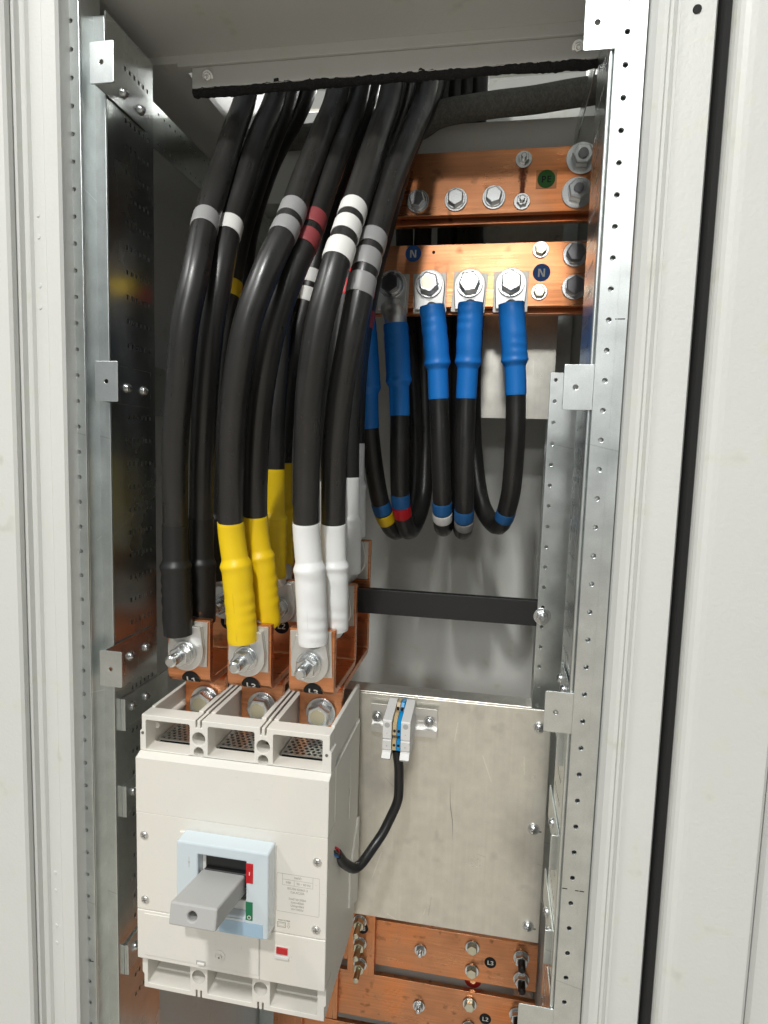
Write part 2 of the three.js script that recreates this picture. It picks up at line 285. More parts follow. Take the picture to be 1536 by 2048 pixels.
// ================================================================ enclosure
const cab = setting('cabinet_enclosure', 'open grey painted steel switchgear cabinet with deep dark interior', 'cabinet', [-0.15, -1.35, -0.86]);
part(cab, 'back_panel', box(-0.52, 0.20, -1.34, 0.62, -1.182, -1.18, 0), M.paint);
part(cab, 'side_panel', box(-0.446, -0.444, -1.34, 0.90, -1.1795, -0.575, 0), M.paint);
part(cab, 'side_panel', box(0.122, 0.124, -1.34, 0.90, -1.1795, -0.56, 0), M.paint);
part(cab, 'base_panel', box(-0.443, 0.121, -1.34, -1.33, -1.179, -0.56, 0), M.paint);
part(cab, 'ceiling_panel', box(-0.443, 0.121, 0.432, 0.434, -0.690, -0.545, 0.0005), M.paint);
// the folded lip that hangs from the ceiling: two steps
part(cab, 'ceiling_lip', [box(-0.374, 0.119, 0.4205, 0.4335, -0.7035, -0.690, 0.001), box(-0.358, 0.119, 0.3980, 0.4205, -0.7065, -0.693, 0.0015)], M.paint);
part(cab, 'header_panel', box(-0.518, 0.1485, 0.4345, 0.90, -0.5600, -0.5570, 0.0008), M.paint);
part(cab, 'ceiling_side', box(-0.4435, -0.3705, 0.424, 0.4335, -1.178, -0.6895, 0.001), M.paint);
part(cab, 'ceiling_rear', box(-0.3712, 0.121, 0.470, 0.474, -1.179, -0.985, 0.001), M.paint);
for (const x of [-0.338, 0.062]) {
  const s = place(cab, 'lip_screw', boltSet('nut13'), [x, 0.4095, -0.6925], [0, 0, 0]); s.scale.setScalar(0.6); s.rotation.x = 0.6;
}
place(cab, 'ceiling_screw', boltSet('screw'), [-0.392, 0.4315, -0.582], [Math.PI / 2, 0, 0]);
// left front frame: folded profile with a groove, right front frame with a raised sealing rib
part(cab, 'front_frame', prismY([[-0.410, -0.60], [-0.4102, -0.5425], [-0.4125, -0.5400], [-0.4255, -0.5392], [-0.4285, -0.5422], [-0.4420, -0.5436], [-0.4435, -0.5400], [-0.4452, -0.5404], [-0.4464, -0.5450], [-0.4522, -0.5440], [-0.4534, -0.5385], [-0.468, -0.5376], [-0.52, -0.5376], [-0.52, -0.60]], -1.33, 0.52, 0.0008), M.paint);
part(cab, 'front_frame', prismY([[0.1035, -0.60], [0.1035, -0.549], [0.1065, -0.541], [0.1105, -0.537], [0.1135, -0.537], [0.1155, -0.5405], [0.1178, -0.5405], [0.1195, -0.5345], [0.1215, -0.5345], [0.1222, -0.537], [0.147, -0.536], [0.149, -0.540], [0.149, -0.60]], -1.33, 0.56, 0.0007), M.paint);
for (const [x, y] of [[0.1335, 0.337], [0.1335, -0.5905]]) part(cab, 'frame_hole', cylZ(0.0032, -0.5405, -0.5358, x, y, 20), M.hole);
for (const [x, y] of [[-0.4365, 0.21], [-0.4365, 0.19], [-0.4365, 0.145], [-0.4365, 0.125], [-0.4365, -0.455], [-0.4365, -0.475], [-0.4365, -0.515], [-0.4365, -0.535]]) part(cab, 'weld_spot', cylZ(0.0026, -0.5440, -0.5424, x, y, 16, 0.0018), M.paint);
{
  const d = thing('door_seal', 'black rubber seal in the gap beside the right frame', 'seal', [0.152, -1.35, -0.57]);
  part(d, 'seal_strip', prismY([[0.1500, -0.60], [0.1500, -0.5440], [0.1520, -0.5325], [0.1551, -0.5270], [0.1551, -0.60]], -1.32, 0.62, 0.0006), M.rubber);
  const p = thing('cabinet_post', 'white painted post of the neighbouring cabinet right of the black seal', 'post', [0.19, -1.35, -0.53]);
  part(p, 'post_face', prismY([[0.1565, -0.60], [0.1555, -0.5215], [0.1560, -0.5175], [0.1575, -0.5145], [0.1600, -0.5120], [0.1635, -0.5107], [0.168, -0.5104], [0.2195, -0.5104], [0.2225, -0.5135], [0.2225, -0.60]], -1.33, 0.66, 0.0016), M.paint);
  const n = thing('neighbour_panel', 'pale door panel at the far side of the white post', 'panel', [0.30, -1.35, -0.53]);
  part(n, 'panel_face', prismY([[0.2262, -0.60], [0.2262, -0.520], [0.229, -0.517], [0.42, -0.517], [0.42, -0.60]], -1.33, 0.66, 0.0016), M.paint);
  const l = thing('side_cabinet', 'bright white edge of the cabinet left of the grooved frame', 'cabinet', [-0.50, -1.35, -0.50]);
  part(l, 'edge_panel', prismY([[-0.4560, -0.5365], [-0.4555, -0.5300], [-0.4580, -0.5275], [-0.64, -0.5275], [-0.64, -0.5365]], -1.33, 0.66, 0.0012), M.paint);
}
// ---------------------------------------------------------------- punched rails in front
function rail(label, x0, x1, hx, marks) {
  const t = thing('punched_rail', label, 'rail', [(x0 + x1) / 2, -1.33, -0.5575], 'galvanised front rails with holes');
  const s = poly([[x0, -1.0], [x1, -1.0], [x1, 0.52], [x0, 0.52]]);
  for (let y = -0.6374; y < 0.5; y += 0.025) s.holes.push(circ(hx, y + (hx > 0 ? 0.0002 : -0.0001), 0.0020));
  part(t, 'rail_face', plateZ(s, -0.5590, -0.5570, 12, 0.0004), M.galv);
  const inner = hx > 0 ? x0 : x1, sg = hx > 0 ? 1 : -1;
  part(t, 'rail_fold', box(hx > 0 ? x0 : x1 - 0.0018, hx > 0 ? x0 + 0.0018 : x1, -1.0, 0.52, -0.590, -0.5592, 0.0008), M.galv);
  if (hx > 0) part(t, 'rounded_edge', box(x0 - 0.0036, x0 - 0.0002, -1.0, 0.52, -0.5655, -0.5610, 0.0016), M.galv);
  part(t, 'rail_back', box(x0 + 0.002, x1 - 0.001, -1.0, 0.52, -0.5635, -0.5620, 0.0005), M.galv);
  const ribx = hx > 0 ? x1 - 0.0085 : x0 + 0.0075;
  part(t, 'rail_bead', box(ribx - 0.0003, ribx + 0.0003, -0.999, 0.519, -0.5571, -0.5567, 0.0001), M.galv);
  for (const [y, a, b] of marks) part(t, 'pen_mark', box(a, b, y - 0.0004, y + 0.0004, -0.5570, -0.55685, 0), M.rubber);
  return t;
}
rail('galvanised punched rail beside the grooved left frame', -0.4235, -0.4005, -0.409, [[0.150, -0.4228, -0.417], [-0.3875, -0.4225, -0.4125], [-0.5625, -0.421, -0.413], [-0.5630, -0.408, -0.4035]]);
rail('galvanised punched rail beside the ribbed right frame', 0.0785, 0.1025, 0.0875, [[0.1135, 0.0925, 0.1005], [-0.3985, 0.0790, 0.0835], [-0.3990, 0.0905, 0.0985]]);
// ---------------------------------------------------------------- perforated uprights set edge-on behind the rails
function upright(label, x, sg) {
  const t = thing('perforated_upright', label, 'upright', [x, -1.33, -0.62], 'perforated galvanised uprights');
  const s = poly([[-0.664, -1.0], [-0.581, -1.0], [-0.581, 0.41], [-0.664, 0.41]]);
  for (let y = -0.6495; y < 0.4; y += 0.025) for (let k = 0; k < 6; k++) { const p = new THREE.Path(), cz = -0.612 - k * 0.0082, w = 0.0017; p.moveTo(cz - w, y - 0.0022); p.lineTo(cz - w, y + 0.0022); p.lineTo(cz + w, y + 0.0022); p.lineTo(cz + w, y - 0.0022); s.holes.push(p); }
  part(t, 'web', plateX(s, x - 0.00075, x + 0.00075, 4), M.galvSmooth);
  part(t, 'front_flange', box(sg < 0 ? x - 0.022 : x - 0.0007, sg < 0 ? x + 0.0007 : x + 0.012, -1.0, 0.405, -0.5808, -0.5790, 0.0009), M.galv);
  return t;
}
upright('perforated galvanised upright behind the left rail, beside the cables', -0.3895, -1);
upright('perforated galvanised upright behind the right rail, mirroring the busbars', 0.0795, 1);
// ---------------------------------------------------------------- brackets with a drilled tab
function bracket(label, side, y0, y1, depth = 0.075, o = {}) {
  const x = side < 0 ? -0.3882 : 0.0782, t = thing('mounting_bracket', label, 'bracket', [x, y0, -0.60], 'galvanised tab brackets on the uprights');
  const xa = side < 0 ? -0.3915 : (o.xa ?? 0.0540), xb = side < 0 ? -0.3668 : 0.0795;
  const s = rrShape(xa, xb, y0, y1, 0.0015); s.holes.push(circ(side < 0 ? -0.3793 : 0.0642, (y0 + y1) / 2, 0.0022));
  part(t, 'tab', plateZ(s, -0.5605, -0.5590, 10, 0.0003), M.galv);
  const b = side < 0 ? [-0.3880, -0.3866] : [0.0764, 0.0779];
  part(t, 'arm', plateX(rrShape(-0.5606 - depth, -0.5606, y0, y1, 0.0012), b[0], b[1], 6, 0.0003), M.galvSmooth);
  for (const z of [-0.606, -0.637]) if (-z < 0.555 + depth) place(t, 'screw', boltSet('screw'), [side < 0 ? -0.3866 : 0.0764, (y0 + y1) / 2 - (side < 0 ? 0.002 : -0.004), z], [0, side < 0 ? Math.PI / 2 : -Math.PI / 2, 0]).scale.setScalar(0.8);
  return t;
}
bracket('galvanised tab bracket under the ceiling on the left upright', -1, 0.332, 0.369, 0.09);
bracket('galvanised tab bracket halfway up the left upright beside the cables', -1, 0.038, 0.077, 0.09);
bracket('galvanised tab bracket on the left upright next to the L1 lugs', -1, -0.2525, -0.2147, 0.09);
bracket('galvanised tab bracket under the ceiling on the right upright', 1, 0.327, 0.369, 0.03);
bracket('galvanised tab bracket above the long drilled strip on the right', 1, 0.038, 0.0765, 0.03);
bracket('galvanised tab bracket overlapping the corner of the mounting plate', 1, -0.251, -0.213, 0.085);
bracket('galvanised tab bracket in front of the lower L2 busbar', 1, -0.60, -0.524, 0.05, { xa: 0.046 });
// long braces that run back along the side walls
function brace(label, x, y0, y1, z0, z1) {
  const t = thing('depth_brace', label, 'brace', [x, y0, (z0 + z1) / 2], 'dark braces running to the back');
  const s = poly([[z0, y0], [z1, y0], [z1, y1], [z0, y1]]);
  for (let z = z0 + 0.02; z < z1 - 0.01; z += 0.0125) for (const y of [y0 + 0.008, y1 - 0.008]) s.holes.push(circ(z, y, 0.0017));
  part(t, 'strip', plateX(s, x - 0.00075, x + 0.00075, 5), M.galvSmooth);
}
brace('drilled brace along the left wall below the ceiling', -0.3935, 0.327, 0.375, -1.14, -0.668);
brace('drilled brace along the left wall behind the cable bundle', -0.3935, 0.030, 0.086, -1.14, -0.668);
brace('drilled brace along the right wall below the ceiling', 0.0835, 0.402, 0.428, -1.14, -0.60);
// small angle plates on the uprights near the breaker
function angle(label, side, yb, zb) {
  const x = side < 0 ? -0.3885 : 0.0785, d = side < 0 ? 1 : -1, t = thing('angle_plate', label, 'angle plate', [x, yb, zb], 'small screwed angle plates');
  const xs = side < 0 ? [-0.3886, -0.3868] : [0.0768, 0.0786];
  part(t, 'plate', plateX(poly([[zb, yb], [zb - 0.095, yb], [zb - 0.095, yb + 0.036], [zb, yb + 0.036]]), xs[0], xs[1], 4, 0.0003), M.galv);
  part(t, 'flange', box(side < 0 ? -0.3867 : 0.0700, side < 0 ? -0.3835 : 0.0767, yb, yb + 0.036, zb - 0.0015, zb, 0.0005), M.galv);
  for (const z of [zb - 0.018, zb - 0.046]) place(t, 'screw', boltSet('screw'), [side < 0 ? xs[1] : xs[0], yb + 0.021, z], [0, side < 0 ? Math.PI / 2 : -Math.PI / 2, 0]).scale.setScalar(0.8);
}
angle('small angle plate screwed beside the L1 pole of the breaker', -1, -0.315, -0.590);
angle('small angle plate half hidden by the breaker edge', -1, -0.415, -0.590);
angle('small angle plate low on the left upright beside the breaker foot', -1, -0.605, -0.590);
angle('small angle plate right of the upper plate screw', 1, -0.298, -0.590);
angle('small angle plate right of the middle plate screw', 1, -0.405, -0.590);
angle('small angle plate right of the lower plate screw', 1, -0.505, -0.590);
// ---------------------------------------------------------------- drilled strip, rear upright, black support bar
{
  const t = thing('drilled_strip', 'long galvanised strip with one row of holes, standing right of the blue sleeves', 'strip', [0.075, -0.7, -0.77]);
  const s = rrShape(0.0590, 0.0945, -0.575, 0.0955, 0.002); for (let y = -0.565; y < 0.09; y += 0.025) s.holes.push(circ(0.0655, y + 0.0015 + 0.0005, 0.0021));
  part(t, 'strip_face', plateZ(s, -0.7718, -0.770, 10, 0.0003), M.galv);
  part(t, 'strip_fold', box(0.0933, 0.0945, -0.575, 0.0945, -0.80, -0.7720, 0.0005), M.galv);
  place(t, 'bolt', boltSet('nut13'), [0.0650, -0.1990, -0.7698]).scale.setScalar(1.0);
  const b = thing('support_bar', 'flat black insulating bar across the back behind the L3 plates', 'bar', [-0.15, -0.21, -0.79]);
  part(b, 'bar', box(-0.384, 0.0925, -0.2135, -0.1815, -0.7850, -0.7735, 0.0008), S({ color: lin(0.012, 0.012, 0.0125), roughness: 0.5, bumpMap: plasticBump, bumpScale: 0.0001 }));
  for (const [x0, x1, lb, hx] of [[0.084, 0.119, 'rear corner upright with a row of holes on the right', 0.0885], [-0.437, -0.385, 'rear corner upright in the shade on the left', -0.392]]) {
    const r = thing('rear_upright', lb, 'upright', [(x0 + x1) / 2, -1.34, -1.14]);
    const q = poly([[x0, -1.32], [x1, -1.32], [x1, 0.42], [x0, 0.42]]); for (let y = -0.9; y < 0.2; y += 0.025) q.holes.push(circ(hx, y, 0.0022));
    part(r, 'upright_face', plateZ(q, -1.142, -1.140, 8), M.galv);
  }
  const g = thing('galvanised_sheet', 'plain galvanised sheet standing behind the busbars and blue sleeves', 'sheet', [0.03, 0.05, -1.0]);
  part(g, 'sheet', box(-0.03, 0.0835, 0.053, 0.440, -1.003, -1.0015, 0.0004), M.galvPlate);
}
// ---------------------------------------------------------------- baffle and foam at the cable opening
{
  const t = thing('rear_baffle', 'shaded painted baffle sheet above the PE busbar', 'panel', [-0.13, 0.34, -0.905]);
  part(t, 'baffle', box(-0.385, 0.1195, 0.352, 0.447, -0.9045, -0.9030, 0.0005), M.paint);
  const f = thing('foam_strip', 'grey foam strip bulging over the top edge of the baffle', 'foam', [-0.13, 0.45, -0.9]);
  const c = new THREE.CatmullRomCurve3([V(-0.380, 0.436, -0.898), V(-0.30, 0.438, -0.896), V(-0.2, 0.441, -0.894), V(-0.13, 0.440, -0.893), V(-0.10, 0.452, -0.889), V(-0.05, 0.458, -0.886), V(0.02, 0.462, -0.886), V(0.118, 0.471, -0.886)]);
  part(f, 'foam', sweep(c, 0, 1, (u, a) => 0.0165 * (1 + 0.015 * Math.sin(u * 40 + a * 3) + 0.02 * Math.sin(u * 13 - a * 2)), 120, 24), M.foam);
  const k = thing('foam_edge', 'ragged black foam edging under the ceiling lip', 'foam', [-0.12, 0.39, -0.70]);
  const e = new THREE.CatmullRomCurve3([V(-0.358, 0.3975, -0.700), V(-0.2, 0.3985, -0.700), V(-0.05, 0.3985, -0.700), V(0.118, 0.3980, -0.700)]);
  part(k, 'foam', sweep(e, 0, 1, (u, a) => 0.0062 * (1 + 0.30 * (vn(u * 150, a * 2, 200, 20) - 0.5) + 0.25 * (vn(u * 31, a, 200, 20) - 0.5) + (Math.cos(a) > 0.2 && vn(u * 90, 3, 200, 20) > 0.90 ? 0.16 : 0)), 400, 14), M.foamBlack);
}

// ================================================================ busbars
const black = '#141414', white = '#e9e9e4';
function busbar(label, x0, x1, y0, y1, z, fixings, extras) {
  const t = thing('copper_busbar', label, 'busbar', [(x0 + x1) / 2, y0, z]);
  part(t, 'bar', box(x0, x1, y0, y1, z - 0.010, z, 0.0009), M.copper);
  for (const [kind, x, y, sc = 1] of fixings) { const b = place(t, 'bolt', boltSet(kind), [x, y, z + 0.0002]); b.scale.setScalar(sc); b.rotation.z = rnd() * 3; }
  extras?.(t); return t;
}
const stainMat = canvasMat(256, 512, (c, w, h) => {
  c.clearRect(0, 0, w, h); const q = 2600; for (let k = 0; k < q; k++) { const y = rnd() * h, half = (y < h * 0.55 ? 0.42 : 0.24) * w * (0.75 + 0.35 * vn(y / 40, 2, 64, 64)), x = w / 2 + (rnd() + rnd() - 1) * half; c.fillStyle = `rgba(120,52,22,${0.04 + 0.06 * rnd()})`; c.beginPath(); c.arc(x, y, 6 + 12 * rnd(), 0, 6.283); c.fill(); }
}, { transparent: true, roughness: 0.5, metalness: 0.3 });
const stain = (t, x, y, w, h, z) => decalZ(t, 'tarnish_stain', x - w / 2, x + w / 2, y - h / 2, y + h / 2, z, stainMat);
const blue = '#1b4f8e';
const pe = busbar('upper copper busbar carrying the green PE sticker', -0.200, 0.1185, 0.311, 0.391, -0.860,
  [['bigmut', 0.0895, 0.374], ['bigmut', 0.0865, 0.3325], ['nut13', 0.0172, 0.3765], ['nut13', 0.0175, 0.3245], ['hex19', -0.0188, 0.331], ['hex19', -0.0682, 0.330], ['hex19', -0.1190, 0.330]],
  (t) => { stain(t, 0.0172, 0.351, 0.016, 0.040, -0.8597); decalZ(t, 'label_film', 0.0340, 0.0600, 0.3395, 0.3625, -0.8595, S({ color: lin(0.62, 0.26, 0.11), roughness: 0.25, metalness: 0.4 })); sticker(t, 'PE', 0.0468, 0.3515, -0.8593, 0.0112, '#2c6a2a', '#0b120b'); });
const nb = busbar('copper busbar with two blue N stickers and the bolted lugs', -0.228, 0.1185, 0.192, 0.274, -0.860,
  [['hex24dark', 0.0885, 0.2565, 0.92], ['hex24dark', 0.0895, 0.2155, 0.92], ['hex13', 0.0445, 0.2635], ['hex13', 0.0455, 0.210]],
  (t) => {
    sticker(t, 'N', 0.0472, 0.2350, -0.8599, 0.0112, blue, '#c9c7bd'); sticker(t, 'N', -0.1228, 0.2630, -0.8599, 0.0108, blue, '#c9c7bd');
    part(t, 'drilled_hole', cylZ(0.0021, -0.862, -0.85985, -0.0952, 0.2640, 14), M.hole);
    for (const [x, a, k] of [[-0.198, 0, 'hex24'], [-0.1495, 0.02, 'hex24dark'], [-0.0985, -0.03, 'hex24'], [-0.0450, 0.06, 'hex24'], [0.0087, -0.01, 'hex24']]) {
      const pgeo = plateZ(rrShape(-0.0225, 0.0225, -0.0315, 0.0205, 0.0008), 0, 0.002, 6, 0.0003); pgeo.rotateZ(-a); pgeo.translate(x, 0.2160, -0.8598); part(t, 'contact_pad', pgeo, M.pad);
      place(t, 'bolt', boltSet(k), [x, 0.2195, -0.8512]).rotation.z = rnd() * 3;
    }
  });
busbar('second copper bar hidden behind the N busbar', -0.228, 0.1185, 0.186, 0.268, -0.8795, []);
busbar('second copper bar hidden behind the PE busbar', -0.200, 0.1185, 0.305, 0.385, -0.8795, []);
busbar('lower copper busbar with a black L3 sticker right under the mounting plate', -0.245, 0.1185, -0.984, -0.892, -1.08,
  [['nut13', -0.096, -0.938, 1.1], ['hex13', 0.0, -0.915, 1.25], ['hex13', 0.001, -0.962, 1.25], ['capped', 0.089, -0.919], ['capped', 0.091, -0.961]],
  (t) => { sticker(t, 'L3', 0.034, -0.940, -1.0799, 0.0108, black, white); });
busbar('lower copper busbar with a black L2 sticker below the L3 busbar', -0.345, 0.1185, -1.100, -1.006, -1.08,
  [['nut13', -0.095, -1.053, 1.1], ['hex13', 0.0, -1.030, 1.25], ['hex13', 0.0, -1.078, 1.25], ['capped', 0.087, -1.034], ['capped', 0.089, -1.076]],
  (t) => { sticker(t, 'L2', 0.030, -1.055, -1.0799, 0.0108, black, white); });
busbar('lowest copper busbar just showing at the bottom', -0.385, 0.1185, -1.215, -1.118, -1.08, []);
function dropper(label, x0, x1, y0, y1, fix, st) {
  const t = thing('copper_dropper', label, 'copper bar', [(x0 + x1) / 2, y0, -1.07], 'upright copper links behind the breaker');
  const g = box(x0, x1, y0, y1, -1.0795, -1.0695, 0.0009); const uv = g.attributes.uv; for (let i = 0; i < uv.count; i++) { const a = uv.getX(i); uv.setX(i, uv.getY(i)); uv.setY(i, a); }
  part(t, 'bar', g, M.copper);
  for (const [x, y] of fix) place(t, 'bolt', boltSet('longstud'), [x, y, -1.0693]).rotation.z = rnd() * 3;
  if (st) sticker(t, st[0], st[1], st[2], -1.0690, 0.0108, black, white);
}
dropper('upright copper link bolted onto the L3 busbar', -0.2345, -0.182, -1.0, -0.66, [[-0.2115, -0.890], [-0.2105, -0.935], [-0.209, -0.978]], ['L3', -0.2065, -0.905]);
dropper('upright copper link bolted onto the L2 busbar', -0.302, -0.252, -1.105, -0.66, [[-0.278, -1.035]], null);
dropper('upright copper link behind the L1 foot of the breaker', -0.372, -0.322, -1.215, -0.66, [], null);
function standoff(label, x, y, z0, z1, r) {
  const t = thing('standoff_insulator', label, 'insulator', [x, y, z0], 'dark red stand-off insulators');
  const pts = []; for (let k = 0; k <= 20; k++) { const u = k / 20; pts.push(new THREE.Vector2(r * (1 + 0.09 * Math.sin(u * 18)), z0 + (z1 - z0) * u)); }
  const g = new THREE.LatheGeometry([new THREE.Vector2(0.0001, z0), ...pts, new THREE.Vector2(0.0001, z1)], 26); g.rotateX(Math.PI / 2); g.translate(x, y, 0); part(t, 'body', metric(g), M.insulatorRed);
  part(t, 'insert', cylZ(r * 0.3, z1, z1 + 0.003, x, y, 16), M.zincYellow);
}
standoff('dark red insulator between the L3 and L2 busbars', 0.004, -0.995, -1.178, -1.095, 0.017);
standoff('dark red insulator in the shade behind the cables', -0.352, 0.452, -1.05, -0.98, 0.008);

// ================================================================ stepped copper links above the breaker
const POLE = [-0.322, -0.252, -0.182];
function bentBar(path, t, x0, x1) {                          // strip of thickness t bent along path (z,y) with rounded corners
  const pts = []; const r = 0.009;
  path.forEach((p, i) => {
    if (i === 0 || i === path.length - 1) { pts.push(new THREE.Vector2(...p)); return; }
    const a = new THREE.Vector2(...path[i - 1]), b = new THREE.Vector2(...p), c = new THREE.Vector2(...path[i + 1]);
    const u = a.clone().sub(b).normalize(), v = c.clone().sub(b).normalize(), A = b.clone().addScaledVector(u, r), B = b.clone().addScaledVector(v, r);
    for (let k = 0; k <= 6; k++) { const s = k / 6; pts.push(A.clone().multiplyScalar((1 - s) * (1 - s)).addScaledVector(b, 2 * s * (1 - s)).addScaledVector(B, s * s)); }
  });
  const L = [], R = [];
  pts.forEach((p, i) => { const a = pts[Math.max(0, i - 1)], b = pts[Math.min(pts.length - 1, i + 1)], d = b.clone().sub(a).normalize(), n = new THREE.Vector2(-d.y, d.x); L.push(p.clone().addScaledVector(n, t / 2)); R.push(p.clone().addScaledVector(n, -t / 2)); });
  return plateX(poly([...L, ...R.reverse()].map((p) => [p.x, p.y])), x0, x1, 6, 0.0009);
}
POLE.forEach((x, i) => {
  const n = ['L1', 'L2', 'L3'][i], t = thing('copper_link', `stepped copper link with black ${n} stickers rising from the breaker pole`, 'copper link', [x, -0.33, -0.66], 'stepped copper links');
  const rear = i === 2 ? -0.121 : -0.150;
  part(t, 'rear_bar', bentBar([[-0.658, -0.331], [-0.658, -0.2705], [-0.797, -0.2705], [-0.797, rear]], 0.008, x - 0.025, x + 0.025), M.copper);
  part(t, 'front_bar', bentBar([[-0.619, -0.1915], [-0.619, -0.2610], [-0.719, -0.2610], [-0.719, -0.1640]], 0.008, x - 0.025, x + 0.025), M.copper);
  const pad = (z0, z1, y, a, w = 0.0225) => { const g = plateZ(rrShape(-w, w, -0.025, 0.025, 0.0006), z0, z1, 6, 0.0003); g.rotateZ(a); g.translate(x, y, 0); part(t, 'contact_pad', g, M.pad); };
  pad(-0.6148, -0.6130, -0.2180, -0.02 + 0.03 * i); pad(-0.6250, -0.6232, -0.2175, 0.02);
  pad(-0.7148, -0.7130, -0.1900, 0.02); pad(-0.7250, -0.7232, -0.1890, 0);
  if (i === 2) pad(-0.7928, -0.7910, -0.1475, 0);
  for (const [bx, by, bz, kind] of [[x, -0.2265, -0.6060, 'stud20'], [x, -0.1960, -0.7060, 'stud20'], [x + 0.001, -0.2985, -0.6538, 'hex24']]) place(t, 'bolt', boltSet(kind), [bx, by, bz]).rotation.z = 0.2 + i * 0.5;
  sticker(t, n, x + 0.002, -0.2605, -0.6148, 0.0105, black, white, -0.12, -0.2525); sticker(t, n, x + 0.001, -0.2215, -0.7148, 0.0098, black, white);
});

